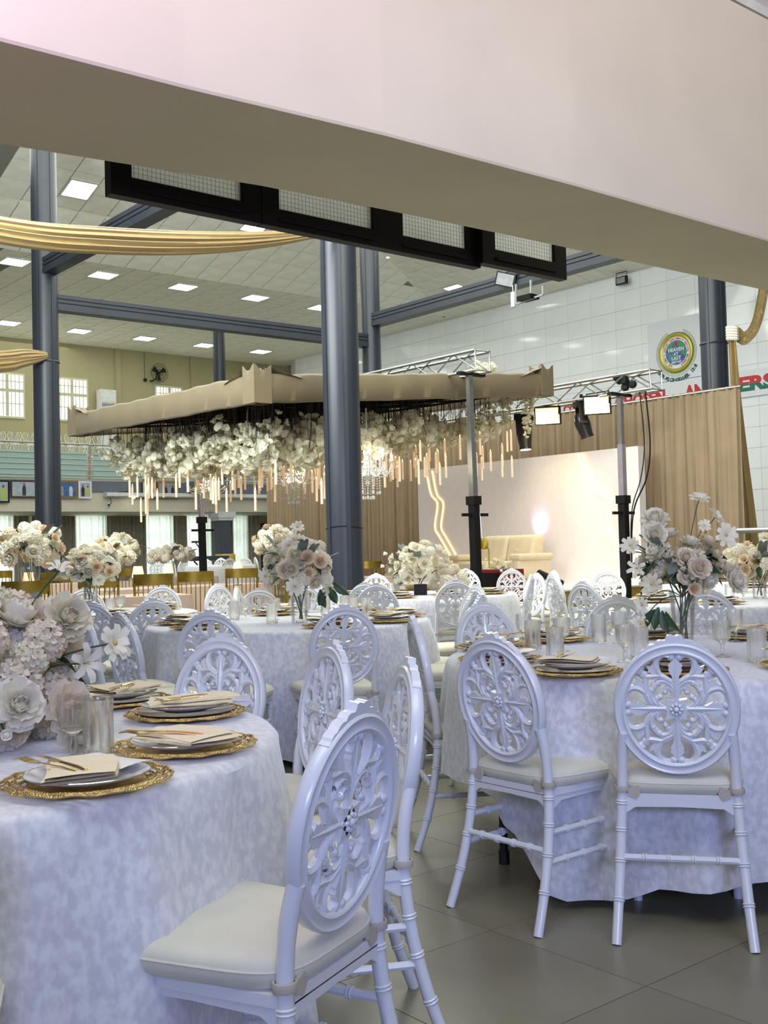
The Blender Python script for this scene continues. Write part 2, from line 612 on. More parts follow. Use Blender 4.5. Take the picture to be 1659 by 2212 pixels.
# dark framed glazing behind the beam
mb = MB()
root = MB().box(2.10, 5.04, 4.40, 4.45, 3.72, 3.80).build('window_1', 'dark_frame', rz=RZ)
tag(root, kind='structure')
for a, b, lo, tt in ((2.10, 2.88, 2.80, 4.40), (2.885, 3.68, 2.80, 4.40), (3.68, 4.36, 2.80, 4.40), (4.33, 5.04, 2.815, 4.35)):
    m = MB()
    wl = 0.10
    m.box(a, a + wl, tt - .03, tt + .03, lo, 3.8)
    m.box(b - wl, b, tt - .03, tt + .03, lo, 3.8)
    m.box(a + wl, b - wl, tt - .03, tt + .03, lo, lo + 0.09)
    m.box(a + wl, b - wl, tt - .03, tt + .03, 3.70, 3.8)
    m.box(a + wl, b - wl, tt - .04, tt - .028, lo + .03, lo + 0.045)
    fr = m.build('window_sash', 'dark_frame', root, False)
    MB().box(a + wl, b - wl, tt - .004, tt + .004, lo + .09, 3.7).build('window_pane', 'net_pane', fr, False)
    m = MB()
    k = 0
    x = a + wl
    while x < b - wl:
        m.box(x, x + .0012, tt - .008, tt - .005, lo + .09, 3.7)
        x += 0.022
    for k in range(36):
        m.box(a + wl, b - wl, tt - .008, tt - .005, lo + .10 + k * .022, lo + .1012 + k * .022)
    m.build('window_net', 'wall_gap', fr, False)

# columns: steel cased posts with a vertical seam, and the beams that tie them
def column(name, s, t, dia, z0, z1, seam=math.pi):
    o = MB().lathe([(dia / 2, z0), (dia / 2, z1)], 28).build(name, 'column_grey', loc=W(s, t), rz=RZ)
    tag(o, kind='structure')
    for a in (seam, seam + 1.15):
        x, y = math.cos(a) * dia / 2, math.sin(a) * dia / 2
        MB().bar((x, y, z0), (x, y, z1), .05, .03, up=(x, y, 0)).build('column_strip', 'column_grey', o)
    return o


column('column_1', 9.2, 22.4, .54, 0, 12.0, rad(215))
cB = column('column_2', 9.17, 12.0, .51, 0, 12.5, rad(180))
column('column_3', 18.0, 22.2, .50, 0, 11.3, rad(200))
column('column_4', 18.0, 11.85, .50, 0, 11.3, rad(190))
z0 = 1.52
MB().tube([(math.cos(a) * .262, math.sin(a) * .262, z0 + .015 * math.sin(a * 2)) for a in [2 * math.pi * k / 20 for k in range(20)]], .006, 5, True).build('cable_tie', 'black_metal', cB)
MB().lathe([(.26, 0), (.27, .02), (.26, .04)], 24, (0, 0, 4.92)).build('column_band', 'column_grey', bpy.data.objects['column_4'])
MB().lathe([(.28, 0), (.29, .02), (.28, .04)], 24, (0, 0, 5.35)).build('column_band', 'column_grey', bpy.data.objects['column_1'])


def tie_beam(name, a, b, z0, h=0.34, wd=0.30):
    o = bpy.data.objects.new(name, None)
    d = (Vector(b) - Vector(a)).normalized()
    nx = Vector((d.y, -d.x))
    prof = [(-.5, 0), (.5, 0), (.5, .40), (.42, .42), (.42, .47), (.5, .49), (.5, .66), (.42, .68), (.42, .73), (.5, .75), (.5, 1), (-.5, 1), (-.5, .75), (-.42, .73), (-.42, .68), (-.5, .66), (-.5, .49), (-.42, .47), (-.42, .42), (-.5, .40)]
    L = (Vector(b) - Vector(a)).length
    m = MB().prism(prof, 0, L, lambda x, y, q: (a[0] + d.x * q + nx.x * x * wd, a[1] + d.y * q + nx.y * x * wd, z0 + y * h))
    bpy.data.objects.remove(o)
    return hall(m, name, 'column_grey', angle=20)


tie_beam('beam_gallery', (9.2, 22.4), (18.0, 22.2), 6.50)
tie_beam('beam_side', (18.0, 22.2), (18.0, 11.9), 7.04)
tie_beam('beam_aisle', (9.2, 12.0), (9.2, 22.4), 7.22)

# ceiling: flat part over gallery and aisle, raised part over the hall
cg = far(MB().box(4, 24, PT, 31.4, ZC + .012, ZC + .06), 'ceiling', 'ceiling_gap')
far(MB().box(PS, 21.4, 2, PT, ZC + .0, ZC + .06), 'ceiling_side', 'ceiling_tile')
T0 = 9.0
SA = PS - SLT / SLS * (PT - T0)     # where the hip ends at t = T0
zt = ZC + SLT * (PT - T0)
cr = far(MB().add([(-4, PT, ZC), (PS, PT, ZC), (PS - (zt - ZC) / SLS, T0, zt), (-4, T0, zt)], [(0, 1, 2, 3)])
          .add([(PS, PT, ZC), (PS, 2, ZC), (PS - (zt - ZC) / SLS, 2, zt), (PS - (zt - ZC) / SLS, T0, zt)], [(0, 1, 2, 3)]), 'ceiling_raised', 'ceiling_gap', smooth=False)
ct_me = MB().box(-.290, .290, -.290, .290, -.012, 0).mesh('ceiling_tile', 'ceiling_tile', False)
for i in range(22):
    for j in range(15):
        if 8.55 + .6 * i < 8.2 + .3 * .6 * j:
            continue
        put('ceiling_tile', ct_me, cg, FAR(8.55 + .6 * i, PT + .3 + .6 * j, ZC + .012), scale=G)
tilt_t = math.atan(SLT)
dl = 0.6 * math.cos(tilt_t)
for j in range(9):
    t = PT - .02 - dl * (j + .5)
    lim = PS - SLT / SLS * (PT - t)
    i = 0
    s = 7.65
    while s - .3 < lim:
        put('ceiling_tile', ct_me, cr, FAR(s, t, ZC + SLT * (PT - t) - .004), (-tilt_t, 0, 0), G)
        s += 0.6
tilt_s = math.atan(SLS)
dls = 0.6 * math.cos(tilt_s)
for i in range(9):
    s = PS - .02 - dls * (i + .5)
    lim = PT - SLS / SLT * (PS - s)
    for j in range(12):
        t = lim + .15 - .6 * j
        if t < 14:
            break
        put('ceiling_tile', ct_me, cr, FAR(s, t, ZC + SLS * (PS - s) - .004), (0, tilt_s, 0), G)

# right hand wall: white glazed tiles
wr = far(MB().box(21.03, 21.3, 2, 30.3, 0, ZC + .03), 'wall_right', 'wall_gap')
wt_me = MB().box(-.02, 0, -.372, .372, -.222, .222).mesh('wall_tile', 'wall_tile_white', False)
k = 0
for j in range(28):
    for i in range(-9, 9):
        t, z = 9.4 + .75 * j, 3.85 + .45 * i
        if z > ZC or (z < 3.7 and t > 13.6) or z < 0:
            continue
        put('wall_tile', wt_me, wr, FAR(21.03, t, z), scale=G)
far(MB().box(20.98, 21.03, 13.5, 30.3, .29, 3.6), 'wall_dado', 'wall_tile_white')

# gallery wall with windows
wb = far(MB().box(3, 26, 31.2, 31.5, 0, ZC + .05), 'wall_back', 'wall_cream')
for s in (15.1, 17.75):
    far(MB().box(s - .09, s + .09, 31.14, 31.22, 3.3, ZC), 'pilaster', 'wall_cream', wb)
def upper_window(name, s, z, wd, ht):
    o = far(MB().box(s - wd / 2 - .07, s + wd / 2 + .07, 31.16, 31.2, z - ht / 2 - .07, z + ht / 2 + .07), name, 'window_frame')
    far(MB().box(s - wd / 2, s + wd / 2, 31.14, 31.165, z - ht / 2, z + ht / 2), 'window_pane', 'daylight', o, smooth=False)
    for k in range(1, 8):
        x = s - wd / 2 + wd * k / 8
        q = .045 if k == 4 else .012
        far(MB().box(x - q, x + q, 31.10, 31.15, z - ht / 2, z + ht / 2), 'window_bar', 'window_frame', o, smooth=False)
    for f, q in ((.62, .045), (.3, .012), (.84, .012)):
        zz = z - ht / 2 + ht * f
        far(MB().box(s - wd / 2, s + wd / 2, 31.095, 31.15, zz - q, zz + q), 'window_bar', 'window_frame', o, smooth=False)
    return o
upper_window('window_2', 11.60, 5.93, .95, 1.2)
upper_window('window_3', 13.57, 5.93, .95, 1.2)
upper_window('window_4', 16.85, 5.95, .85, 1.15)
upper_window('window_5', 9.7, 5.93, .95, 1.2)

# gallery slab, fascia, ledge
far(MB().box(3, 24, 28.0, 31.2, 2.42, 3.28), 'slab_gallery', 'wall_pale')
far(MB().box(3, 24, 27.94, 28.0, 2.96, 3.26), 'trim_1', 'fascia_blue')
far(MB().prism([(27.72, 2.93), (28.0, 2.96), (28.0, 2.84), (27.80, 2.80), (27.72, 2.84)], 13.05, 24, lambda x, y, d: (d, x, y)), 'trim_2', 'ledge_white')
far(MB().box(3, 24, 29.8, 31.2, 3.28, 3.55), 'slab_tier', 'wall_pale')
column('column_5', 16.0 * G, 26.6 * G, .34 * G, 3.26 * G - .366, 7.7 * G - .366, rad(215))
far(MB().box(15.6, 16.4, 26.3, 28.0, 3.0, 3.27), 'slab_corbel', 'fascia_blue')
o = far(MB().box(16.69, 17.05, 27.9, 28.25, 0, 2.16), 'column_6', 'column_dark')
far(MB().box(16.62, 17.12, 27.83, 28.3, 2.16, 2.24), 'capital', 'ledge_white', o)
far(MB().box(16.57, 17.17, 27.78, 28.35, 2.24, 2.42), 'capital', 'ledge_white', o)

# ground floor wall under the gallery: windows, sheers, curtains
far(MB().box(3, 24, 30.85, 31.15, 0, 2.45), 'wall_ground', 'wall_cream')
def pleats(s0, s1, t, z0, z1, amp, n, seg=6):
    def fn(a, b):
        ph = a * n * 2 * math.pi
        am = amp * (0.7 + .3 * (1 - b))
        return (s0 + (s1 - s0) * a, t + am * math.sin(ph) + .3 * am * math.sin(ph * 2.7 + 1), z0 + (z1 - z0) * b)
    return MB().grid(fn, n * seg + 1, 3)
wins = [(10.2, 11.52), (11.9, 12.02), (13.34, 14.34), (15.57, 16.6), (16.98, 17.95), (18.72, 19.33)]
for k, (a, b) in enumerate(wins):
    o = far(MB().box(a, b, 30.80, 30.86, .35, 2.38), 'window_%d' % (6 + k), 'window_frame')
    far(MB().box(a + .05, b - .05, 30.77, 30.81, .4, 2.34), 'window_pane', 'daylight_low', o, smooth=False)
    if b - a > .5:
        c = (a + b) / 2
        far(MB().box(c - .04, c + .04, 30.74, 30.78, .4, 2.34), 'window_bar', 'window_frame', o, smooth=False)
        far(MB().box(a, b, 30.735, 30.78, 1.72, 1.79), 'window_bar', 'window_frame', o, smooth=False)
    tag(far(pleats(a - .08, b + .08, 30.55, .29, 2.4, .035, max(3, int((b - a) * 9)))).build('sheer_curtain', 'sheer', rz=RZ),
             'sheer white curtain over the %s ground floor window under the gallery' % ['leftmost', 'narrow', 'wide middle', 'fourth', 'fifth', 'rightmost'][k], 'curtain', 'sheer curtains under the gallery')
cur = [(11.5, 11.92), (12.02, 13.32), (14.32, 15.6), (16.55, 17.02), (17.9, 18.7), (19.3, 19.75)]
for k, (a, b) in enumerate(cur):
    tag(far(pleats(a, b, 30.45, .29, 2.4, .05, max(3, int((b - a) * 8)))).build('side_curtain', 'taupe_curtain', rz=RZ),
        'taupe pleated curtain, %s from the left under the gallery' % ORD[k], 'curtain', 'taupe curtains under the gallery')
o = far(MB().box(20.0, 20.95, 30.7, 30.86, 0, 2.15), 'door_1', 'frame_brown')
far(MB().box(20.08, 20.87, 30.66, 30.72, .02, 2.07), 'door_leaf', 'photo_dark', o)
far(MB().ball((20.18, 30.64, 1.0), .03, 8, 6), 'door_knob', 'steel', o)

# ---- wall emblem and lettering (before the scene fills up: text needs evaluating)
_CH = {}


def chars(body, size, matn, bold, depth=.004):
    """letters as separate outlines, cached"""
    out = []
    for ch in body:
        key = (ch, size, matn, bold)
        if ch != ' ' and key not in _CH:
            _CH[key] = text_mesh('letter', ch, size, matn, depth, bold)
        out.append(None if ch == ' ' else _CH[key])
    return out


def wall_frame(s, t, z):
    """upright frame on the right hand wall: x to the viewer's right, y up, z into the room"""
    m3 = Matrix(((SU, 0, -CU), (-CU, 0, -SU), (0, 1, 0))).to_4x4()
    p = FAR(s, t, z)
    return Matrix.Translation(W(*p)) @ m3


def arc_text(name, body, R, a0, a1, size, matn, bold, parent, bottom=False):
    L = chars(body, size, matn, bold)
    n = len(L)
    for i, me in enumerate(L):
        if me is None:
            continue
        a = a0 + (a1 - a0) * i / (n - 1)
        rot = (a - math.pi / 2) if not bottom else (a + math.pi / 2)
        put(name, me, parent, (R * math.cos(a), R * math.sin(a), .012), (0, 0, rot))


def wall_word(name, body, t0, t1, zb, capz, parent_mx, mats, parent):
    """a word spanning t0..t1 on the wall, its upper half red and lower half green"""
    import bmesh
    me = text_mesh(name, body, 1.0, mats[0], .008, .055, 'LEFT')
    bm = bmesh.new()
    bm.from_mesh(me)
    xs = [v_.co.x for v_ in bm.verts]
    ys = [v_.co.y for v_ in bm.verts]
    x0, x1, y0, y1 = min(xs), max(xs), min(ys), max(ys)
    wd, ht = abs(t0 - t1) * G, capz * G
    for v_ in bm.verts:
        v_.co.x = (v_.co.x - x0) / (x1 - x0) * wd
        v_.co.y = (v_.co.y - y0) / (y1 - y0) * ht
    bmesh.ops.bisect_plane(bm, geom=bm.verts[:] + bm.edges[:] + bm.faces[:], plane_co=(0, ht * .48, 0), plane_no=(0, 1, 0))
    for f in bm.faces:
        f.material_index = 0 if f.calc_center_median().y > ht * .48 else 1
    me.materials.clear()
    for q in mats:
        me.materials.append(M[q])
    bm.to_mesh(me)
    bm.free()
    o = bpy.data.objects.new(name, me)
    COL.objects.link(o)
    o.matrix_world = wall_frame(20.965, t0, zb)
    return o


ban = bpy.data.objects.new('wall_banner', None)
COL.objects.link(ban)
tag(ban, 'long white wall banner with red and green lettering', 'banner')
ban.matrix_world = wall_frame(20.97, 20.0, 4.28)
MB().box(0, 9.2 * G, 0, .58 * G, -.01, .01).build('banner_sheet', 'sign_board', ban, False)
bpy.context.view_layer.update()
for body, t0, t1 in (('T', 19.22, 18.98), ('CO', 18.22, 17.78), ('CHOSEN', 16.58, 15.13), ('AN', 14.62, 14.07), ('ERS', 13.24, 12.35)):
    o = wall_word('lettering', body, t0, t1, 4.40, .33, None, ['text_red', 'text_green'], ban)
    mw = o.matrix_world.copy()
    o.parent = ban
    o.matrix_parent_inverse = Matrix()
    o.matrix_basis = ban.matrix_world.inverted() @ mw

sg = bpy.data.objects.new('emblem_sign', None)
COL.objects.link(sg)
tag(sg, 'white sign with a round gold church emblem beside the right column', 'sign')
sg.matrix_world = wall_frame(20.975, 14.80, 5.52)
g = G
MB().box(-.78 * g, .92 * g, -.62 * g, .80 * g, -.01, .004).build('sign_board', 'sign_board', sg, False)
MB().lathe([(.285 * g, 0), (.285 * g, .008)], 48).build('globe', 'seal_blue', sg)
m = MB()
m.lathe([(.285 * g, .004), (.285 * g, .009), (.365 * g, .009), (.365 * g, .004)], 64, cap0=False, cap1=False)
m.build('white_band', 'text_white', sg, False)
MB().lathe([(.365 * g, .004), (.37 * g, .02), (.41 * g, .045), (.45 * g, .03), (.455 * g, .004)], 64, cap0=False, cap1=False).build('gold_band', 'seal_gold', sg)
MB().lathe([(.455 * g, .004), (.462 * g, .02), (.47 * g, .004)], 64, cap0=False, cap1=False).build('green_edge', 'seal_green', sg)
rnd = random.Random(2)
m = MB()
for k in range(64):
    a = rad(-245) + rad(310) * k / 63
    for off in (.49, .535):
        r_ = off * g
        c = Vector((r_ * math.cos(a + (.03 if off > .5 else 0)), r_ * math.sin(a + (.03 if off > .5 else 0)), .012))
        mx = Matrix.Translation(c) @ Matrix.Rotation(a + rad(60), 4, 'Z')
        m.prism([(-.035, 0), (-.01, .016), (.035, 0), (-.01, -.016)], -.003, .003, lambda x, y, d: mx @ Vector((x, y, d)))
m.build('laurel_wreath', 'seal_wreath', sg, False)
for pl in ([(-.20, .02), (-.09, .10), (-.10, .19), (-.17, .20), (-.24, .12)], [(.06, .12), (.16, .10), (.22, .16), (.14, .23), (.05, .22)], [(.14, -.06), (.25, -.09), (.26, .03), (.17, .05)], [(-.14, -.04), (-.06, -.10), (-.10, -.18), (-.17, -.12)]):
    MB().prism([(x * g, y * g) for x, y in pl], .008, .011).build('land', 'seal_land', sg, False)
MB().lathe([(.045 * g, .008), (.045 * g, .013)], 20, (-.005 * g, .20 * g, 0)).build('red_mark', 'text_red', sg)
for body, y, sz in (('HEAVEN', .03, .115), ('AT', -.065, .095), ('LAST', -.165, .115), ('MATT 6:33', -.235, .055)):
    o = put('lettering', text_mesh('lettering', body, sz * g, 'text_white', .003, .004), sg, (0, y * g, .014))
arc_text('ring_letter', "THE LORD'S CHOSEN CHARISMATIC REVIVAL MOVEMENT", .303 * g, rad(246), rad(-66), .058 * g, 'text_red', .002, sg)
arc_text('motto_letter', 'POWER AS OF OLD HEB. 13:8', .665 * g, rad(216), rad(324), 0.118 * g, 'text_dark', .006, sg, True)
bpy.context.view_layer.update()

# ================================================================ FURNITURE
# ---- white oval-back banquet chair
TLT = rad(9)
RC = (-0.238, 0.705)


def ringpt(x, zz, d):
    return Vector((x, RC[0] - zz * math.sin(TLT) + d * math.cos(TLT), RC[1] + zz * math.cos(TLT) + d * math.sin(TLT)))


RA, RB = 0.188, 0.207          # outer half axes
IA, IB = 0.152, 0.171          # inner half axes


def chair_meshes():
    out = []
    # ring: moulded oval band
    sec = [(0, -.013), (-.002, 0), (0, .013), (.005, .0165), (.012, .0125), (.023, .0125), (.028, .0165), (.034, .014), (.0365, .009), (.0365, -.009), (.034, -.014), (.028, -.0165), (.023, -.0125), (.012, -.0125), (.005, -.0165)]
    m = MB()
    n = 56
    def ring(a, b):
        th = a * 2 * math.pi
        ro, d = sec[int(round(b * len(sec))) % len(sec)]
        return ringpt((RA - ro) * math.cos(th), (RB - ro) * math.sin(th), d)
    m.grid(ring, n, len(sec), True, True)
    # crest: little stepped scallops on top
    poly = []
    for a in range(52, 129, 2):
        q = abs(a - 90)
        h = (.021 if q < 8 else .010 if q < 18 else .006 if q < 28 else .003)
        h += .004 * abs(math.sin(q * .35)) - .0004 * max(0, q - 30)
        poly.append(((RA + h) * math.cos(rad(a)), (RB + h) * math.sin(rad(a))))
    poly += [((RA - .008) * math.cos(rad(a)), (RB - .008) * math.sin(rad(a))) for a in range(128, 51, -6)]
    for i in range(1):
        k = 39
        top, bot = poly[:k], poly[k:]
        bot = [((RA - .008) * math.cos(rad(a)), (RB - .008) * math.sin(rad(a))) for a in range(52, 129, 2)]
        vs = [ringpt(x, y, d) for d in (-.011, .011) for (x, y) in top] + [ringpt(x, y, d) for d in (-.011, .011) for (x, y) in bot]
        fs = []
        for j in range(k - 1):
            fs += [(j, j + 1, k + j + 1, k + j), (2 * k + j + 1, 2 * k + j, j, j + 1)[::-1], (k + j, k + j + 1, 3 * k + j + 1, 3 * k + j)]
        m.add(vs, fs)
    out.append(('back_ring', m.mesh('back_ring', 'chair_white', angle=50)))
    # fretwork of scrolls and leaves inside the ring
    m = MB()
    strokes = [
        ([(.09, .50), (.27, .58), (.37, .74), (.36, .90), (.24, .99), (.12, .97)], [.0105, .011, .0115, .0115, .011, .010]),
        ([(.05, .44), (.16, .54), (.30, .60), (.48, .585), (.62, .60), (.70, .70)], [.0085, .011, .0115, .011, .0105, .009]),
        ([(.04, .34), (.14, .46), (.27, .50), (.38, .45), (.45, .37)], [.0085, .0105, .011, .011, .0105]),
        ([(.04, .26), (.10, .36), (.18, .375), (.215, .32)], [.0075, .0085, .009, .0085]),
    ]
    def P(a, b, sw, sx, sz, d=0.0):
        if sw:
            a, b = b, a
        return ringpt(a * IA * sx, b * IB * sz, d)
    for sw in (0, 1):
        for sx in (1, -1):
            for sz in (1, -1):
                for pts, rs in strokes:
                    c = spline([P(a, b, sw, sx, sz) for a, b in pts], 3)
                    rr = [rs[min(len(rs) - 1, int(i / 3 + .5))] for i in range(len(c))]
                    m.tube(c, rr, 6, sq=(1.0, .9))
                for (a, b, r) in ((.69, .72, .013), (.60, .64, .010), (.47, .345, .012), (.42, .42, .0105), (.215, .31, .010), (.075, .955, .0135)):
                    m.ball(P(a, b, sw, sx, sz), r, 7, 5)
                # pointed leaf beside the loop
                lf = [(.33, .64), (.44, .62), (.52, .69), (.57, .80), (.48, .77), (.44, .83), (.34, .78)]
                fr = lambda x, y, d: P(x, y, sw, sx, sz, d)
                m.prism(lf if (sw + (sx < 0) + (sz < 0)) % 2 == 0 else lf[::-1], -.006, .006, fr)
    for sw in (0, 1):
        for sz in (1, -1):
            pal = [(-.03, .12), (.03, .12), (.028, .45), (.07, .60), (.135, .72), (.115, .76), (.14, .80), (.09, .84), (.075, .88), (.0, .95), (-.075, .88), (-.09, .84), (-.14, .80), (-.115, .76), (-.135, .72), (-.07, .60), (-.028, .45)]
            fr = lambda x, y, d: (ringpt(x * IA, y * IB * sz, d) if not sw else ringpt(y * IA * sz, x * IB, d))
            m.prism(pal, -.008, .008, fr)
            m.tube([fr(0, .14, 0), fr(0, .5, 0), fr(0, .9, 0)], [.010, .012, .009], 6)
    # centre flower
    for k in range(8):
        a = 2 * math.pi * k / 8
        L = .046 if k % 2 else .034
        ca, sa = math.cos(a), math.sin(a)
        pet = [(.006, -.009), (.55 * L, -.014), (L, 0), (.55 * L, .014), (.006, .009)]
        m.prism([(x * ca - y * sa, x * sa + y * ca) for x, y in pet], -.011, .011, lambda x, y, d: ringpt(x, y, d))
        for sd in (-1, 1):
            m.ball(ringpt(.015 * ca, .015 * sa, sd * .012), .006, 6, 4)
    for sd in (-1, 1):
        m.ball(ringpt(0, 0, sd * .013), .009, 8, 5)
    out.append(('fretwork', m.mesh('fretwork', 'chair_white', angle=45)))

    def knots(m, c, r, at):
        for f in at:
            i = f * (len(c) - 1)
            k = int(i)
            p = c[k].lerp(c[min(k + 1, len(c) - 1)], i - k)
            d = (c[min(k + 1, len(c) - 1)] - c[max(k - 1, 0)]).normalized()
            for o in (-.004, .004):
                x = d.orthogonal().normalized()
                y = d.cross(x)
                m.tube([p + d * o + x * math.cos(q) * r + y * math.sin(q) * r for q in [2 * math.pi * j / 10 for j in range(10)]], .003, 5, True)
    for sx in (-1, 1):
        m = MB()
        c = spline([(sx * .200, -.305, 0.0), (sx * .190, -.258, .13), (sx * .180, -.222, .28), (sx * .172, -.206, .43), (sx * .168, -.212, .55), (sx * .162, -.228, .63)], 4)
        m.tube(c, [.0155] * 4 + [.0165] * 12 + [.0175] * 5, 10)
        knots(m, c, .0165, (.19, .34, .46, .57))
        out.append(('rear_leg', m.mesh('rear_leg', 'chair_white')))
        m = MB()
        c = spline([(sx * .192, .205, 0), (sx * .186, .198, .2), (sx * .180, .190, .42)], 4)
        m.tube(c, .0155, 10)
        knots(m, c, .0165, (.3, .5, .66, .88))
        out.append(('front_leg', m.mesh('front_leg', 'chair_white')))
    # seat frame with arched aprons
    m = MB()
    ol = [(-.20, .215), (.20, .215), (.185, -.215), (-.185, -.215)]
    m.prism(ol[::-1], .415, .437)
    def apron(a, b):
        a, b = Vector(a), Vector(b)
        d = (b - a)
        nn = Vector((d.y, -d.x, 0)).normalized() * .009
        top = [a + d * q + Vector((0, 0, .418)) for q in (0, .06, .14, .5, .86, .94, 1)]
        low = [a + d * q + Vector((0, 0, zz)) for q, zz in ((0, .372), (.05, .380), (.12, .396), (.5, .399), (.88, .396), (.95, .380), (1, .372))]
        k = len(top)
        vs = [p + nn for p in top] + [p + nn for p in low] + [p - nn for p in top] + [p - nn for p in low]
        fs = []
        for i in range(k - 1):
            fs += [(i, i + 1, k + i + 1, k + i), (2 * k + i, 3 * k + i, 3 * k + i + 1, 2 * k + i + 1), (k + i, k + i + 1, 3 * k + i + 1, 3 * k + i)]
        m.add(vs, fs)
    for a, b in (((-.18, .193, 0), (.18, .193, 0)), ((.18, .19, 0), (.174, -.206, 0)), ((.174, -.206, 0), (-.174, -.206, 0)), ((-.174, -.206, 0), (-.18, .19, 0))):
        apron(a, b)
    out.append(('seat_frame', m.mesh('seat_frame', 'chair_white', angle=30)))
    # stretchers
    def stretcher(a, b):
        m = MB()
        c = [Vector(a).lerp(Vector(b), i / 8) for i in range(9)]
        m.tube(c, .0105, 8)
        knots(m, c, .0115, (.2, .4, .6, .8))
        out.append(('stretcher', m.mesh('stretcher', 'chair_white')))
    for sx in (-1, 1):
        stretcher((sx * .178, -.218, .30), (sx * .184, .193, .30))
        stretcher((sx * .184, -.238, .21), (sx * .187, .198, .21))
    stretcher((-.182, -.232, .245), (.182, -.232, .245))
    stretcher((-.184, .193, .27), (.184, .193, .27))
    # cushion
    m = MB()
    def cush(sc, z):
        pts = []
        for k in range(40):
            a = 2 * math.pi * k / 40
            ca, sa = math.cos(a), math.sin(a)
            e = 0.42
            x = math.copysign(abs(ca) ** e, ca)
            y = math.copysign(abs(sa) ** e, sa)
            hw = .207 + .018 * y
            pts.append(Vector((x * hw * sc, + .008 + y * .226 * sc, z)))
        return pts
    lay = [cush(.95, .437), cush(1.0, .447), cush(1.01, .468), cush(.985, .484), cush(.90, .495), cush(.6, .501), cush(.25, .503)]
    m.grid(lambda a, b: lay[int(round(a * 6))][int(round(b * 40)) % 40], 7, 40, False, True)
    m.f.append(tuple(range(6 * 40, 7 * 40)))
    m.m.append(0)
    out.append(('cushion', m.mesh('cushion', 'cushion', angle=60)))
    m = MB()
    m.tube([p + Vector((0, 0, .004)) for p in cush(1.0, .466)], .0035, 5, True)
    out.append(('piping', m.mesh('piping', 'cushion')))
    for sx in (-1, 1):
        m = MB()
        m.tube([(sx * .172 + .021 * math.cos(q), -.206 + .021 * math.sin(q), .452) for q in [2 * math.pi * j / 10 for j in range(10)]], .010, 6, True, sq=(.35, 1))
        m.prism([(-.006, 0), (.028, .012), (.034, -.012), (.022, -.03), (-.004, -.022)], -.004, .004, lambda x, y, d: (sx * (.150 - x), -.214 - d, .452 + y))
        out.append(('seat_strap', m.mesh('seat_strap', 'strap')))
    return out


CH = chair_meshes()
CHAIRS = [
    # label, x, y, facing vector
    ('white oval-back chair closest to the viewer, pulled out from the left table', -.06, 2.07, (-1.15, .60)),
    ('white chair of which only the rim shows at the left picture edge', -.79, 1.62, (-.38, 1)),
    ('white chair seen almost edge-on just behind the closest chair', .055, 2.86, (-1.0, -.20)),
    ('white chair turned half sideways between the left table and the middle table', -.175, 3.48, (-1.0, -.48)),
    ('white chair facing the viewer at the far rim of the left table', -.58, 3.86, (-.55, -1.1)),
    ('white chair half sideways behind the left flowers, right one of two', -1.36, 5.55, (.80, .60)),
    ('white chair half sideways behind the left flowers, left one of two', -1.67, 5.95, (.84, .54)),
    ('white chair behind the chair that faces the viewer, tucked to the middle table', -.90, 5.55, (.15, 1)),
    ('white chair with its back square to the viewer at the middle table', -.22, 5.72, (-.28, 1)),
    ('white chair seen edge-on at the left side of the right table', .11, 4.62, (1.0, .12)),
    ('white chair turned three quarters in front of the right table', .345, 3.60, (.80, .66)),
    ('white chair with its full back shown in front of the right table', .875, 3.33, (.24, 1)),
    ('white chair facing the near left glasses from the far side of the right table', .50, 5.68, (.55, -1)),
    ('outer one of two nested white chairs between the middle and right tables', .55, 6.95, (-1, .35)),
    ('inner one of two nested white chairs between the middle and right tables', .56, 6.45, (-1, .42)),
    ('white chair glimpsed behind the two nested chairs', .68, 8.2, (-1, -.5)),
    ('white chair facing the rose dome table, right of the middle table', .61, 9.55, (-.06, 1)),
    ('white chair facing the viewer in front of the sofa, left of the winch pole', 1.03, 14.0, (-.1, -1)),
    ('white chair with its whole back open to view in front of the sofa', 1.55, 13.4, (.02, 1)),
    ('white chair turned towards the rose dome table, with a pointed outline', 1.40, 10.5, (-1, .30)),
    ('white chair standing behind the back-to-back pair by the red case', 1.52, 10.95, (-.9, -.45)),
    ('left one of two white chairs back to back before the red case', 1.84, 11.9, (-1, -.30)),
    ('right one of two white chairs back to back before the red case', 1.68, 11.0, (1, .32)),
    ('white chair half sideways left of the right rear table', 1.50, 8.3, (.80, .55)),
    ('white chair beyond the right rear table near the wavy light line', 2.36, 11.6, (-.15, -1)),
    ('white chair facing the viewer behind the glasses of the right table', 1.27, 6.0, (-.15, -1)),
    ('violet-lit white chair seen through the vase of the right table', 1.94, 6.62, (.30, 1)),
    ('white chair behind the low vase on the far left table', -2.72, 9.85, (.1, -1)),
    ('white chair in front of the far left table, behind two sideways chairs', -1.93, 7.05, (-.15, 1)),
    ('white chair at the picture edge by the far left table', -2.72, 7.5, (-.5, -.85)),
    ('white chair at the far side of the far left table, before the gold chairs', -2.05, 10.0, (-.1, -1)),
    ('white chair between the far left table and the middle table', -1.54, 7.2, (-.7, .9)),
    ('narrow turned white chair before the gold chairs, left of the crystal tumblers', -1.56, 10.1, (.8, -.6)),
    ('white chair seen as a thin edge before the gold chairs', -1.26, 9.2, (1, -.05)),
    ('white chair facing the viewer on the far side of the middle table', -1.0, 8.55, (.28, -1)),
    ('white chair half hidden behind the middle vase', -.66, 9.2, (-.55, -1)),
    ('white chair behind the drooping leaves of the middle bouquet', -.52, 9.9, (-.6, -.8)),
    ('white chair facing the viewer left of the rose dome', -.11, 12.6, (.05, -1)),
    ('grey-edged white chair doubled behind another at the rose dome table', -.18, 9.45, (.35, 1)),
    ('white chair with its back to the viewer left of the rose dome', -.08, 9.15, (.25, 1)),
]
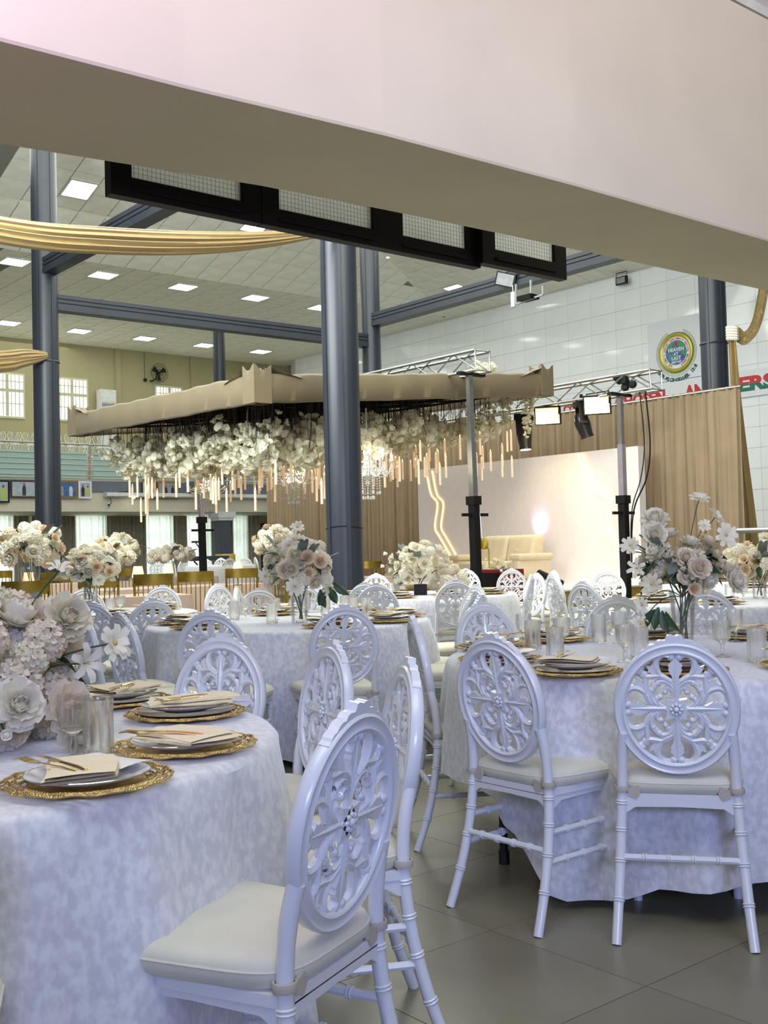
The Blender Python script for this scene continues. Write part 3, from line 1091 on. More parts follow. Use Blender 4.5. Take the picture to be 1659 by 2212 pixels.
SUBP = {'piping': 'cushion'}
chair0 = None
for lab, x, y, d in CHAIRS:
    rz = math.atan2(-d[0], d[1])
    # x, y is where the crest stands; the chair's own origin lies in front of it
    dn = Vector((d[0], d[1], 0)).normalized()
    loc = Vector((x, y, 0)) + dn * 0.27
    if chair0 is None:
        chair0 = thing('banquet_chair', lab, 'chair', loc, rz, 'white oval-back banquet chairs')
        made = {}
        for nm, me in CH:
            par = made[SUBP[nm]] if nm in SUBP else chair0
            made[nm] = put(nm, me, par)
    else:
        dup(chair0, loc, rz, lab, 'white oval-back banquet chairs')

# ---- gold spindle chair
def gold_chair():
    r = thing('gold_chair', '', 'chair', group='gold spindle-back chairs')
    m = MB()
    def slab(a, b):
        x = -.215 + .43 * a
        y = -.21 - .035 * (1 - (2 * a - 1) ** 2)
        return x, y
    pts = [slab(i / 12, 0) for i in range(13)]
    m.grid(lambda a, b: (lambda q: ((q[0]), q[1] + (.009 if .24 < b < .74 else -.009), (.875, .875, 1.0, 1.0)[int(round(b * 4)) % 4]))(pts[int(round(a * 12))]), 13, 4, False, True)
    m.box(-.217, -.21, -.225, -.195, .88, .99)
    m.box(.21, .217, -.225, -.195, .88, .99)
    m.build('top_rail', 'gold_chair', r, angle=50)
    for k in range(7):
        x = -.165 + .055 * k
        MB().tube([(x * .95, -.20, .45), (x, -.22 - .02 * (1 - (x / .2) ** 2), .88)], .0065, 6).build('spindle', 'gold_chair', r)
    for sx in (-1, 1):
        MB().tube([(sx * .205, -.27, 0), (sx * .195, -.21, .44), (sx * .205, -.225, .90)], .014, 8).build('rear_leg', 'gold_chair', r)
        MB().tube([(sx * .20, .20, 0), (sx * .19, .185, .44)], .014, 8).build('front_leg', 'gold_chair', r)
    MB().box(-.21, .21, -.22, .21, .43, .455).build('seat', 'gold_chair', r)
    MB().box(-.2, .2, -.21, .2, .455, .49).build('seat_pad', 'cushion', r)
    return r


gc = gold_chair()
GOLD = [
    ('gold spindle-back chair behind the tall crystal urn at the picture edge', -3.32, 10.05, (-.35, 1)),
    ('gold spindle-back chair half hidden right of the tall crystal urn', -3.05, 11.6, (-.5, 1)),
    ('gold spindle-back chair with a lit lamp above its left shoulder', -2.56, 12.0, (-.2, 1)),
    ('gold spindle-back chair in the middle of the row, below the dark mast', -2.26, 12.95, (-.22, 1)),
    ('gold spindle-back chair with a lit lamp standing behind its middle', -1.90, 14.4, (-.25, 1)),
    ('gold spindle-back chair behind the middle bouquet, left of it', -1.35, 15.2, (.3, -1)),
    ('gold spindle-back chair left of the big grey column foot', -.85, 16.9, (.25, -1)),
    ('gold spindle-back chair in front of the tan drape right of the column', -.27, 18.8, (-.15, 1)),
    ('small far gold chair with a lit lamp at the picture edge', -6.6, 18.6, (-.2, 1)),
    ('small far gold chair behind the tall crystal urn', -4.6, 15.2, (-.2, 1)),
    ('small far gold chair right of the dark pink bouquet', -4.2, 17.6, (-.2, 1)),
]
for k, (lab, x, y, d) in enumerate(GOLD):
    rz = math.atan2(-d[0], d[1])
    dn = Vector((d[0], d[1], 0)).normalized()
    loc = Vector((x, y, 0)) + dn * .235
    if k == 0:
        gc.location, gc.rotation_euler = loc, (0, 0, rz)
        gc['label'] = lab
    else:
        dup(gc, loc, rz, lab)

# ---- tables and cloths
def cloth_mesh(R, ht, seed, hem=.05, amp=.045, nf=11, hemvar=.05, hemfn=None):
    rnd = random.Random(seed)
    ph = [rnd.uniform(0, 6.28) for _ in range(5)]
    m = MB()
    N = 120
    prof = [0, .3, .7, .93, .985, 1.0]
    def rad_at(a, f):
        w_ = math.sin(nf * a + ph[0] + .8 * math.sin(2 * a + ph[1])) + .45 * math.sin((nf * 2 + 3) * a + ph[2])
        return R + .012 + f ** .65 * (.055 + amp * w_)
    def fn(i, j):
        a = 2 * math.pi * j
        k = int(round(i * 15))
        if k < 6:
            r = R * prof[k]
            z = ht - (.0 if k < 5 else .004)
            if k == 0:
                r = 0.02
        else:
            f = (k - 6) / 9
            hz = hem + hemvar * (1 + math.sin(3 * a + ph[3])) if hemfn is None else hemfn(a)
            r = rad_at(a, f * (1 - hz / ht))
            z = ht - .018 - (ht - .018 - hz) * f
        return (r * math.cos(a), r * math.sin(a), z)
    m.grid(fn, 16, N, False, True)
    m.f.append(tuple(range(N)))
    m.m.append(0)
    return m


TABLES = [
    # key, where, centre, cloth seed
    ('L', 'the left table nearest the viewer', (-1.19, 2.70), 3),
    ('R', 'the right table nearest the viewer', (1.15, 4.45), 8),
    ('M', 'the middle table', (-.63, 7.06), 5),
    ('ML', 'the far left table', (-2.40, 8.55), 6),
    ('BK', 'the rose dome table', (.35, 10.55), 9),
    ('RB', 'the right rear table', (2.68, 8.30), 12),
    ('RC', 'the rearmost table by the drape', (3.55, 10.9), 14),
    ('LB', 'the platform table before the gallery windows', (-4.05, 26.2), 15),
]
TC = {k: Vector((*c, 0)) for k, _, c, _ in TABLES}
TN = {k: w_ for k, w_, _, _ in TABLES}
TR, TH = 0.90, 0.755
def hem_right(a):
    # the cloth of the right table hangs short on its left, long in a corner tail, and clears the floor in front
    pts = [(0, .06), (100, .10), (150, .36), (205, .34), (222, .22), (232, .03), (242, .03), (252, .10), (275, .13), (300, .15), (330, .08), (360, .06)]
    d = math.degrees(a) % 360
    for (x0, y0), (x1, y1) in zip(pts, pts[1:]):
        if x0 <= d <= x1:
            return y0 + (y1 - y0) * (d - x0) / (x1 - x0)
    return .06


for key, where, c, seed in TABLES:
    t = thing('round_table', 'round folding table under the cloth of ' + where, 'table', (*c, .15 if key == 'LB' else 0), rad(153) if key == 'R' else seed * .4, 'round banquet tables')
    MB().lathe([(TR - .01, TH - .03), (TR, TH - .02), (TR, TH - .005), (TR - .01, TH)], 48).build('tabletop', 'table_black', t)
    for k in range(4):
        a = rad(45 + 90 * k)
        x, y = .76 * math.cos(a), .76 * math.sin(a)
        MB().tube([(x, y, TH - .03), (x, y, .02)], .017, 8).lathe([(.022, 0), (.022, .05)], 8, (x, y, 0)).build('leg', 'table_black', t)
    hem, hv = {'L': (.06, .03), 'R': (.03, .10), 'M': (.03, .02)}.get(key, (.03, .02))
    o = cloth_mesh(TR, TH + .008, seed, hem, .06 if key in 'LM' else .045 if key == 'R' else .03, 11, hv, hem_right if key == 'R' else None).build('tablecloth', 'velvet_cloth', loc=(*c, .15 if key == 'LB' else 0), rz=0 if key == 'R' else seed * .7)
    tag(o, 'white crushed velvet cloth covering ' + where, 'tablecloth', 'white round tablecloths')


# long head tables in blush cloth
LONG = [
    ('nearest blush-clothed long table behind the tall crystal urn', (-3.5, 11.9), 2.6, rad(25)),
    ('blush-clothed long table beside the lit lamp left of the dark mast', (-2.9, 15.2), 2.6, rad(35)),
    ('blush-clothed long table at the foot of the big grey column', (-.45, 17.75), 1.0, rad(30)),
    ('farthest blush-clothed long table below the gallery windows', (-5.4, 18.4), 3.4, rad(30)),
    ('short blush-clothed table under the long low bouquet', (-4.1, 21.1), 1.5, rad(30)),
]
for lab, c, L, rz in LONG:
    m = MB()
    n = int(L * 26)
    def rim(a):
        p = a * (2 * L + 1.8)
        for (x0, y0, x1, y1, ln) in ((-L / 2, -.45, L / 2, -.45, L), (L / 2, -.45, L / 2, .45, .9), (L / 2, .45, -L / 2, .45, L), (-L / 2, .45, -L / 2, -.45, .9)):
            if p <= ln + 1e-6:
                q = p / ln
                return x0 + (x1 - x0) * q, y0 + (y1 - y0) * q, a * (2 * L + 1.8)
            p -= ln
        return -L / 2, -.45, 0
    def fn(i, j):
        x, y, p = rim(j)
        k = int(round(i * 3))
        f = (0, .01, .4, 1)[k]
        q = 1 + (f * .05 + f * .022 * math.sin(p * 26)) / .45
        return (x + (q - 1) * .45 * math.copysign(1, x) * (abs(x) / (L / 2)), y * q, .76 - .73 * f)
    m.grid(fn, 4, n * 2, False, True)
    m.f.append(tuple(range(n * 2)))
    m.m.append(0)
    o = m.build('long_table', 'blush_cloth', loc=(*c, 0), rz=rz)
    tag(o, lab, 'table', 'blush long tables')

# ================================================================ TABLE SETTINGS
ZT = TH + .009


def charger_mesh():
    m = MB()
    # foot ring and inner well
    m.lathe([(.085, 0), (.105, .002), (.118, .007)], 48, cap1=False)
    m.lathe([(.118, .009), (.08, .005), (.0, .004)], 48, cap0=False, cap1=False)
    rnd = random.Random(4)
    # open lace of small twisting scrolls
    for ringr, r2, nn in ((.116, .133, 26), (.131, .149, 30), (.147, .163, 34)):
        for k in range(nn):
            a0 = 2 * math.pi * (k + rnd.uniform(-.2, .2)) / nn
            pts = []
            for i in range(6):
                f = i / 5
                a = a0 + .16 * math.sin(f * 5.5) * (1 if k % 2 else -1) + .10 * f
                r = ringr + (r2 - ringr) * f
                pts.append((r * math.cos(a), r * math.sin(a), .009 + .007 * (r - .116) / .047 + .003 * math.sin(f * 3.1)))
            m.tube(pts, .0023, 4)
    for rr, z in ((.1165, .0085), (.132, .0115), (.148, .0135)):
        m.tube([((rr + .0012 * math.sin(24 * a)) * math.cos(a), (rr + .0012 * math.sin(24 * a)) * math.sin(a), z) for a in [2 * math.pi * j / 72 for j in range(72)]], .0019, 4, True)
    m.tube([((.1645 + .002 * math.sin(20 * a)) * math.cos(a), (.1645 + .002 * math.sin(20 * a)) * math.sin(a), .0165 + .0015 * math.sin(13 * a)) for a in [2 * math.pi * j / 96 for j in range(96)]], .0032, 5, True)
    return m.mesh('charger_plate', 'gold_lace')


CHARGER = charger_mesh()
PLATE = MB().lathe([(.06, 0), (.066, .004), (.09, .008), (.122, .019), (.1235, .0205), (.121, .021), (.09, .011), (.064, .0075), (.001, .007)], 48, cap1=True).mesh('dinner_plate', 'porcelain')
BROWN = MB().lathe([(.07, 0), (.10, .004), (.132, .012), (.133, .0135), (.1, .007), (.001, .004)], 48, cap1=True).mesh('under_plate', 'brown_glass')
RIMLINE = MB().tube([(.1225 * math.cos(a), .1225 * math.sin(a), .0208) for a in [2 * math.pi * j / 48 for j in range(48)]], .0012, 4, True).mesh('silver_line', 'silver_rim')


def napkin_mesh(seed, wd=.105, ln=.20, layers=2):
    """folded napkin: a few soft layers with a rolled fold on one long side"""
    rnd = random.Random(seed)
    m = MB()
    for L in range(layers):
        w_ = wd * (1 - .07 * L)
        l_ = ln * (1 - .05 * L)
        ox, oy = rnd.uniform(-.006, .006), rnd.uniform(-.006, .006)
        z0 = .007 * L
        ph = rnd.uniform(0, 6)
        def fn(a, b):
            # loop around: bottom sheet, fold, top sheet
            x = (a - .5) * l_ + ox
            if b < .42:
                y, z = -w_ / 2 + w_ * (b / .42), 0
            elif b < .58:
                q = (b - .42) / .16 * math.pi
                y, z = w_ / 2 + .004 * math.sin(q), .0035 - .0035 * math.cos(q)
            else:
                y, z = w_ / 2 - w_ * ((b - .58) / .42), .007
            wav = .0035 * math.sin(a * 5 + ph + b * 3) * (1 if b > .5 else .3) + .008 * max(0, abs(a - .5) * 2 - .6) * math.sin(b * 7 + ph)
            return (x + .012 * math.sin(y * 18 + ph), y + oy + .006 * math.sin(a * 4 + ph), z0 + z + max(-.001, wav) + .0025)
        m.grid(fn, 10, 14)
    return m.mesh('napkin', 'napkin', angle=70)


NAPKINS = [napkin_mesh(k, .135 + .012 * (k % 2), .20 + .012 * (k % 3)) for k in range(5)]


def fork_mesh():
    m = MB()
    m.tube([(0, -.07, 0), (0, -.03, .003), (0, .035, .002)], [.0045, .003, .0025], 6, sq=(1, .45))
    m.prism([(-.0035, .035), (.0035, .035), (.011, .05), (.011, .062), (-.011, .062), (-.011, .05)], 0, .0022)
    for k in range(4):
        x = -.0095 + .0063 * k
        m.tube([(x, .06, .001), (x, .085, .004), (x, .103, .001)], [.0017, .0015, .0009], 5)
    return m.mesh('fork', 'gold_metal')


def knife_mesh():
    m = MB()
    m.tube([(0, -.08, 0), (0, -.05, .002), (0, .01, .001)], [.005, .0045, .004], 6, sq=(1, .5))
    m.prism([(-.005, .01), (.006, .01), (.008, .07), (.004, .10), (-.004, .11), (-.005, .06)], -.0008, .0012)
    return m.mesh('knife', 'gold_metal')


FORK, KNIFE = fork_mesh(), knife_mesh()
CARD = MB().grid(lambda a, b: ((a - .5) * .10, (b - .5) * .16, .0035 + .012 * (abs(b - .4)) ** 1.5 + .004 * math.sin(a * 3)), 6, 8).mesh('menu_card', 'menu_card')


def tumbler_mesh():
    m = MB()
    rib = lambda a, i: 1 + (.05 * math.cos(10 * a) if 1 <= i <= 5 else 0)
    m.lathe([(.030, 0), (.034, .006), (.0345, .03), (.0335, .06), (.0335, .10), (.0345, .118), (.0352, .128)], 40, mod=rib, cap1=False)
    m.lathe([(.0345, .128), (.0325, .118), (.0305, .06), (.0285, .02), (.001, .016)], 24, cap0=False)
    return m.mesh('tumbler', 'glass_cut', angle=40)


def goblet_mesh():
    m = MB()
    rib = lambda a, i: 1 + (.04 * math.cos(12 * a) if 6 <= i <= 9 else 0)
    m.lathe([(.033, 0), (.031, .003), (.012, .007), (.006, .014), (.0085, .03), (.006, .045), (.012, .056), (.029, .070), (.0345, .095), (.0345, .12), (.0365, .142)], 36, mod=rib, cap1=False)
    m.lathe([(.0358, .142), (.0335, .12), (.033, .095), (.026, .074), (.001, .064)], 24, cap0=False)
    return m.mesh('goblet', 'glass_cut', angle=40)


TUMBLER, GOBLET = tumbler_mesh(), goblet_mesh()


def flat(name, me, label, cat, loc, rot, group, kids=()):
    o = put(name, me, None, loc, rot)
    tag(o, label, cat, group)
    for nm, km, kl in kids:
        put(nm, km, o, kl)
    return o


SET = {
    # table: list of (x, y, where-phrase, menu card?, brown under-plate?)
    'L': [(-.60, 2.17, 'closest to the viewer on the left table', 1, 0), (-.475, 2.53, 'second closest on the left table', 1, 0),
          (-.565, 3.04, 'third along the rim of the left table', 1, 1), (-.83, 3.33, 'farthest seen on the left table', 0, 1)],
    'R': [(.65, 3.80, 'between the two front chairs of the right table', 1, 1), (1.00, 3.76, 'behind the full chair back of the right table', 1, 1),
          (.44, 4.26, 'behind the three quarter chair of the right table', 1, 1), (.46, 4.78, 'at the left rim of the right table, farther one', 0, 1),
          (.78, 5.09, 'behind the clustered glasses of the right table', 0, 1), (1.26, 5.19, 'at the far rim of the right table, left of the vase', 1, 1),
          (1.66, 4.98, 'at the far rim of the right table, right of the vase', 0, 1), (1.47, 3.80, 'at the right picture edge on the right table', 0, 1)],
    'M': [(-1.13, 6.52, 'at the left front rim of the middle table', 0, 1), (-1.33, 7.0, 'at the left rim of the middle table', 0, 1),
          (-.80, 7.75, 'behind the left tumbler of the middle table', 0, 1), (-.33, 6.38, 'behind the square-on chair of the middle table', 0, 1),
          (.02, 6.68, 'at the right front rim of the middle table', 0, 1), (.09, 7.18, 'at the right rim of the middle table', 0, 1), (-.20, 7.70, 'at the far right rim of the middle table', 0, 1)],
    'ML': [(-1.98, 7.92, 'at the front rim of the far left table', 0, 1), (-1.80, 8.40, 'at the right rim of the far left table', 0, 1), (-2.55, 7.85, 'at the left front rim of the far left table', 0, 1), (-1.85, 8.95, 'at the rear right rim of the far left table', 0, 1)],
    'BK': [(-.30, 10.25, 'at the left rim of the rose dome table', 0, 1), (.12, 9.86, 'at the front left rim of the rose dome table', 0, 1), (.58, 9.88, 'at the front right rim of the rose dome table', 0, 1), (.98, 10.25, 'at the right rim of the rose dome table', 0, 1)],
    'RB': [(2.36, 7.70, 'at the front rim of the right rear table', 0, 1), (2.00, 8.15, 'at the left rim of the right rear table', 0, 1), (2.85, 7.62, 'at the right front rim of the right rear table', 0, 1), (2.12, 8.65, 'at the rear left rim of the right rear table', 0, 1)],
    'RC': [(2.95, 10.5, 'at the left rim of the rearmost table', 0, 1), (3.45, 10.22, 'at the front rim of the rearmost table', 0, 1)],
}
GLASS = {
    'L': [(-.665, 2.50, 't'), (-.715, 2.475, 'g')],
    'R': [(.66, 4.30, 't'), (.63, 4.72, 't'), (.97, 5.00, 't'), (.97, 4.20, 't'), (1.36, 4.02, 't'), (.74, 4.62, 'g'), (1.05, 4.93, 'g'), (.905, 4.16, 'g'), (1.30, 4.24, 'g'), (1.55, 4.86, 'g'), (.62, 4.95, 'g')],
    'M': [(-.72, 6.85, 't'), (-.74, 7.25, 'g'), (-.55, 7.42, 'g'), (-.42, 7.55, 't'), (-.22, 7.32, 't'), (-.13, 7.28, 't'), (-.28, 7.40, 'g'), (-1.02, 7.3, 't'), (-.96, 7.42, 'g')],
    'RB': [(2.52, 8.0, 't'), (2.60, 7.94, 'g'), (2.38, 8.1, 't'), (2.9, 8.05, 't'), (2.98, 8.0, 'g')],
    'ML': [(-2.1, 8.3, 't'), (-2.05, 8.42, 'g')],
    'BK': [(.05, 10.2, 't'), (.7, 10.25, 't')],
}
ns = 0
for key, lst in SET.items():
    for (x, y, where, card, brown) in lst:
        c = TC[key]
        fa = math.atan2(-(c.x - x), c.y - y)        # plate's own "up" points to the table centre
        rnd = random.Random(ns * 7 + 1)
        jit = rnd.uniform(-.25, .25)
        flat('charger_plate', CHARGER, 'gold lace charger plate ' + where, 'plate', (x, y, ZT), (0, 0, fa), 'gold charger plates')
        z = ZT + .0085
        if brown:
            flat('under_plate', BROWN, 'dark brown under-plate ' + where, 'plate', (x, y, z), (0, 0, 0), 'brown under-plates')
            z += .012
        flat('dinner_plate', PLATE, 'white china plate ' + where, 'plate', (x, y, z), (0, 0, fa), 'white china plates', [('silver_line', RIMLINE, (0, 0, 0))])
        d = Vector((c.x - x, c.y - y, 0)).normalized()
        px = Vector((d.y, -d.x, 0))
        if card:
            p = Vector((x, y, 0)) + px * .065 + d * .02
            flat('menu_card', CARD, 'white menu card ' + where, 'card', (p.x, p.y, z + .0215), (0, 0, fa + .25 + jit * .3), 'menu cards')
        p = Vector((x, y, 0)) - px * .02 - d * .015
        nz = z + .022
        flat('napkin', NAPKINS[ns % 5], 'folded champagne napkin ' + where, 'napkin', (p.x, p.y, nz), (0, 0, fa + (1.2 if key in 'L' else .1) + jit), 'champagne napkins')
        q = p - px * .05 + d * .03
        flat('fork', FORK, 'gold fork ' + where, 'fork', (q.x, q.y, nz + .019), (rad(3), 0, fa + .35 + jit), 'gold forks')
        q = p - px * .022 + d * .03
        flat('knife', KNIFE, 'gold knife ' + where, 'knife', (q.x, q.y, nz + .020), (rad(2), 0, fa + .15 + jit), 'gold knives')
        ns += 1
for key, lst in GLASS.items():
    cnt = {'t': 0, 'g': 0}
    for (x, y, kd) in lst:
        nm = 'crystal tumbler' if kd == 't' else 'stemmed crystal goblet'
        lab = 'ribbed %s, %s one from the left on %s' % (nm, ORD[sorted([a / b for a, b, k in lst if k == kd]).index(x / y)], TN[key])
        flat('tumbler' if kd == 't' else 'goblet', TUMBLER if kd == 't' else GOBLET, lab, 'glass', (x, y, ZT), (0, 0, cnt[kd] * .4), 'crystal glasses')
        cnt[kd] += 1

# ================================================================ FLOWERS
def petal(m, mx, L, wd, cup=.25, curl=.2, n=4, ruff=0.0, seed=0):
    rnd = random.Random(seed)
    k = 3
    ph = rnd.uniform(0, 6)
    def fn(a, b):
        y = a * L
        w_ = wd * math.sin(min(1, .12 + a * .95) * math.pi * .62) * (1 if a < .85 else .82)
        x = (b - .5) * w_
        z = cup * L * a * a * .9 - curl * L * max(0, a - .55) ** 2 * 3 + cup * wd * (b - .5) ** 2 * 1.6 + ruff * L * math.sin(b * 9 + ph) * a
        return mx @ Vector((x, y, z))
    m.grid(fn, n, k + (1 if ruff else 0))


def fl_mx(az, el, r0=0.0, z0=0.0):
    return Matrix.Rotation(az, 4, 'Z') @ Matrix.Translation((0, r0, z0)) @ Matrix.Rotation(el, 4, 'X')


def rose_mesh(mt, seed):
    m = MB()
    rnd = random.Random(seed)
    m.ball((0, 0, .30), .22, 8, 6, 1.3)
    for nn, el, L, wd, r0 in ((3, 85, .62, .55, .10), (5, 72, .80, .70, .14), (5, 52, .92, .85, .16), (6, 28, 1.0, .95, .14)):
        for k in range(nn):
            petal(m, fl_mx(2 * math.pi * (k + rnd.uniform(-.15, .15)) / nn + el, rad(el), r0 * .6, .05), L, wd, .18 + .55 * (el / 85) ** 2, .45 * (1 - el / 110), 5, 0, k)
    return m.mesh('rose', mt, angle=80)


def peony_mesh(mt, seed):
    m = MB()
    rnd = random.Random(seed)
    for k in range(9):
        m.ball((rnd.uniform(-.16, .16), rnd.uniform(-.16, .16), .28 + rnd.uniform(0, .1)), .14, 6, 4)
    for nn, el, L, wd in ((7, 84, .45, .36), (9, 70, .58, .42), (10, 54, .72, .46), (11, 36, .86, .52), (11, 18, .97, .58), (9, 2, 1.0, .66)):
        for k in range(nn):
            petal(m, fl_mx(2 * math.pi * (k + rnd.uniform(-.3, .3)) / nn + el, rad(el + rnd.uniform(-8, 8)), .12 + .1 * el / 84, .05), L * rnd.uniform(.85, 1.05), wd, .18 + .95 * (el / 84) ** 1.3, .15 * (1 - el / 84), 5, .07, rnd.random())
    return m.mesh('peony', mt, angle=80)


def daisy_mesh(mt, seed):
    m = MB()
    rnd = random.Random(seed)
    for nn, el, L in ((9, 14, 1.0), (6, 32, .7)):
        for k in range(nn):
            petal(m, fl_mx(2 * math.pi * (k + rnd.uniform(-.15, .15)) / nn + el, rad(el + rnd.uniform(-8, 8)), .08, .0), L * rnd.uniform(.88, 1.05), .46, .12, .3, 5, 0, k)
    m.mi = 1
    m.ball((0, 0, .07), .15, 8, 5, .7)
    return m.mesh('daisy', [mt, 'pollen'], angle=80)


def hydrangea_mesh(mt, seed, nf=56):
    m = MB()
    rnd = random.Random(seed)
    for k in range(nf):
        z = 1 - 1.55 * (k + .5) / nf
        a = 2.399963 * k
        r = math.sqrt(max(0, 1 - z * z))
        nrm = Vector((r * math.cos(a), r * math.sin(a), z))
        q = nrm.to_track_quat('Z', 'Y').to_matrix().to_4x4()
        base = Matrix.Translation(nrm * .72 * rnd.uniform(.9, 1.05)) @ q @ Matrix.Rotation(rnd.uniform(0, 1.5), 4, 'Z')
        for j in range(4):
            petal(m, base @ fl_mx(j * math.pi / 2, rad(rnd.uniform(5, 30)), .02), .25, .25, .2, .1, 3, 0, j)
    return m.mesh('hydrangea', mt, angle=80)


def bud_mesh(mt, seed):
    m = MB()
    m.ball((0, 0, .35), .38, 7, 5, 1.25)
    for k in range(4):
        petal(m, fl_mx(k * 1.57, rad(70), .14, .0), .95, .75, .2, .3, 4, 0, k)
    return m.mesh('rosebud', mt, angle=80)


def lily_mesh(mt, seed):
    m = MB()
    for k in range(6):
        petal(m, fl_mx(k * math.pi / 3, rad(38), .05, .0), 1.0, .42, .15, .7, 5, 0, k)
    m.mi = 1
    for k in range(4):
        m.tube([(0, 0, .05), (.1 * math.cos(k * 1.57), .1 * math.sin(k * 1.57), .5)], .02, 4)
    return m.mesh('lily', [mt, 'pollen'], angle=80)


def leaf_mesh(mt):
    m = MB()
    m.grid(lambda a, b: ((b - .5) * .42 * math.sin(math.pi * min(1, a * .96 + .03)) ** .8, a, .12 * a - .28 * a * a + .25 * abs(b - .5) * math.sin(math.pi * a)), 6, 3)
    return m.mesh('leaf', mt, angle=80)


def eucalyptus_mesh():
    m = MB()
    m.tube([(0, 0, 0), (.05, .5, .05), (0, 1.0, 0)], [.02, .015, .008], 4)
    for k in range(7):
        f = .2 + k * .12
        for sx in (-1, 1):
            mx = Matrix.Translation((.04 * math.sin(f * 3), f, .02)) @ Matrix.Rotation(-sx * 1.0, 4, 'Z')
            petal(m, mx, .26, .24, .1, .1, 3)
    return m.mesh('sprig', 'leaf_sage', angle=80)


FL = {}
for kind, fnm in (('rose', rose_mesh), ('peony', peony_mesh), ('daisy', daisy_mesh), ('hydrangea', hydrangea_mesh), ('rosebud', bud_mesh), ('lily', lily_mesh)):
    for cn in ('white', 'cream', 'blush', 'peach', 'lilac'):
        FL[kind, cn] = (fnm, 'petal_' + cn)
LEAF, LEAF_S, SPRIG = leaf_mesh('leaf_green'), leaf_mesh('leaf_sage'), eucalyptus_mesh()


def flower(kind, cn, parent, p, nrm, size, rnd):
    v_ = FL[kind, cn]
    if isinstance(v_, tuple):
        v_ = FL[kind, cn] = v_[0](v_[1], 5)
    q = Vector(nrm).to_track_quat('Z', 'Y') @ Matrix.Rotation(rnd.uniform(0, 6.28), 3, 'Z').to_quaternion()
    o = put(kind, v_, parent, p, q.to_euler(), size)
    return o


def bouquet(label, loc, c, rx, rz_, mix, n, size, seed, leaves=14, stems=7, stem_z=None, flat_bottom=-.55, extra=(), leafsize=.09, sprigs=5):
    """flower heads on an ellipsoid dome around c (relative to loc), stems gathered below"""
    rnd = random.Random(seed)
    r = thing('bouquet', label, 'bouquet', loc)
    c = Vector(c)
    for k in range(n):
        z = 1 - (1 - flat_bottom) * (k + .5) / n
        a = 2.399963 * k + rnd.uniform(-.3, .3)
        q = math.sqrt(max(0, 1 - z * z))
        nr = Vector((q * math.cos(a), q * math.sin(a), z))
        f = rnd.uniform(.78, 1.06)
        p = c + Vector((nr.x * rx * f, nr.y * rx * f, nr.z * rz_ * f))
        kind, cn, s = mix[rnd.randrange(len(mix))]
        nn = (Vector((nr.x, nr.y, nr.z * .8 + .15)) + Vector((rnd.uniform(-.3, .3), rnd.uniform(-.3, .3), rnd.uniform(-.2, .3)))).normalized()
        flower(kind, cn, r, p, nn, s * size * rnd.uniform(.85, 1.15), rnd)
    for k in range(int(n * .45)):       # inner filling heads
        a, z = rnd.uniform(0, 6.28), rnd.uniform(flat_bottom * .8, .7)
        p = c + Vector((math.cos(a) * rx * .5, math.sin(a) * rx * .5, z * rz_ * .6))
        kind, cn, s = mix[rnd.randrange(len(mix))]
        flower(kind, cn, r, p, (math.cos(a), math.sin(a), z + .2), s * size, rnd)
    for k in range(leaves):
        a = rnd.uniform(0, 6.28)
        z = rnd.uniform(flat_bottom - .1, .45)
        q = math.sqrt(max(.1, 1 - z * z))
        p = c + Vector((math.cos(a) * rx * q * .75, math.sin(a) * rx * q * .75, z * rz_ * .85))
        put('leaf', LEAF if rnd.random() < .8 else LEAF_S, r, p, (rnd.uniform(-.9, .5), rnd.uniform(-.6, .6), a - math.pi / 2), leafsize * rnd.uniform(.7, 1.3))
    for k in range(sprigs):
        a = rnd.uniform(0, 6.28)
        p = c + Vector((math.cos(a) * rx * .7, math.sin(a) * rx * .7, rnd.uniform(-.2, .6) * rz_))
        put('sprig', SPRIG, r, p, (rnd.uniform(.2, .9), 0, a - math.pi / 2), rx * .6)
    for k in range(stems):
        a = rnd.uniform(0, 6.28)
        z0 = stem_z if stem_z is not None else .02
        MB().tube(bezier([(.02 * math.cos(a + 2), .02 * math.sin(a + 2), z0), (.02 * math.cos(a), .02 * math.sin(a), (z0 + c.z) / 2), c + Vector((math.cos(a) * rx * .6, math.sin(a) * rx * .6, 0))], 6), .0032, 5).build('stem', 'stem_green', r)
    for kind, cn, p, nn, s in extra:
        p = Vector(p)
        MB().tube(bezier([c * .6, c.lerp(p, .5) + Vector((0, 0, .02)), p], 6), .0025, 5).build('stem', 'stem_green', r)
        flower(kind, cn, r, p, nn, s, rnd)
    return r


def vase_glass(label, loc, r0, r1, h, group='glass vases'):
    o = MB().lathe([(r0 * .9, 0), (r0, .006), (r1, h)], 32, cap1=False).lathe([(r1 - .004, h), (r0 - .004, .012), (.001, .012)], 32, cap0=False).build('glass_vase', 'glass_clear', loc=loc, angle=30)
    return tag(o, label, 'vase', group)


MIX1 = [('peony', 'white', 1.1), ('hydrangea', 'white', .9), ('rose', 'cream', .8), ('peony', 'blush', 1.0), ('lily', 'white', .9), ('rosebud', 'lilac', .55), ('hydrangea', 'cream', .8), ('daisy', 'white', .85), ('rosebud', 'cream', .5)]
MIX2 = [('hydrangea', 'white', 1.0), ('rose', 'cream', .95), ('rose', 'peach', .85), ('daisy', 'white', .95), ('peony', 'white', 1.0), ('peony', 'cream', 1.0)]
MIX3 = [('rose', 'cream', 1.0), ('rose', 'cream', .9), ('hydrangea', 'white', .9), ('rosebud', 'cream', .6)]
MIX4 = [('hydrangea', 'white', 1.0), ('hydrangea', 'cream', 1.0), ('rose', 'peach', .8), ('peony', 'white', .9)]

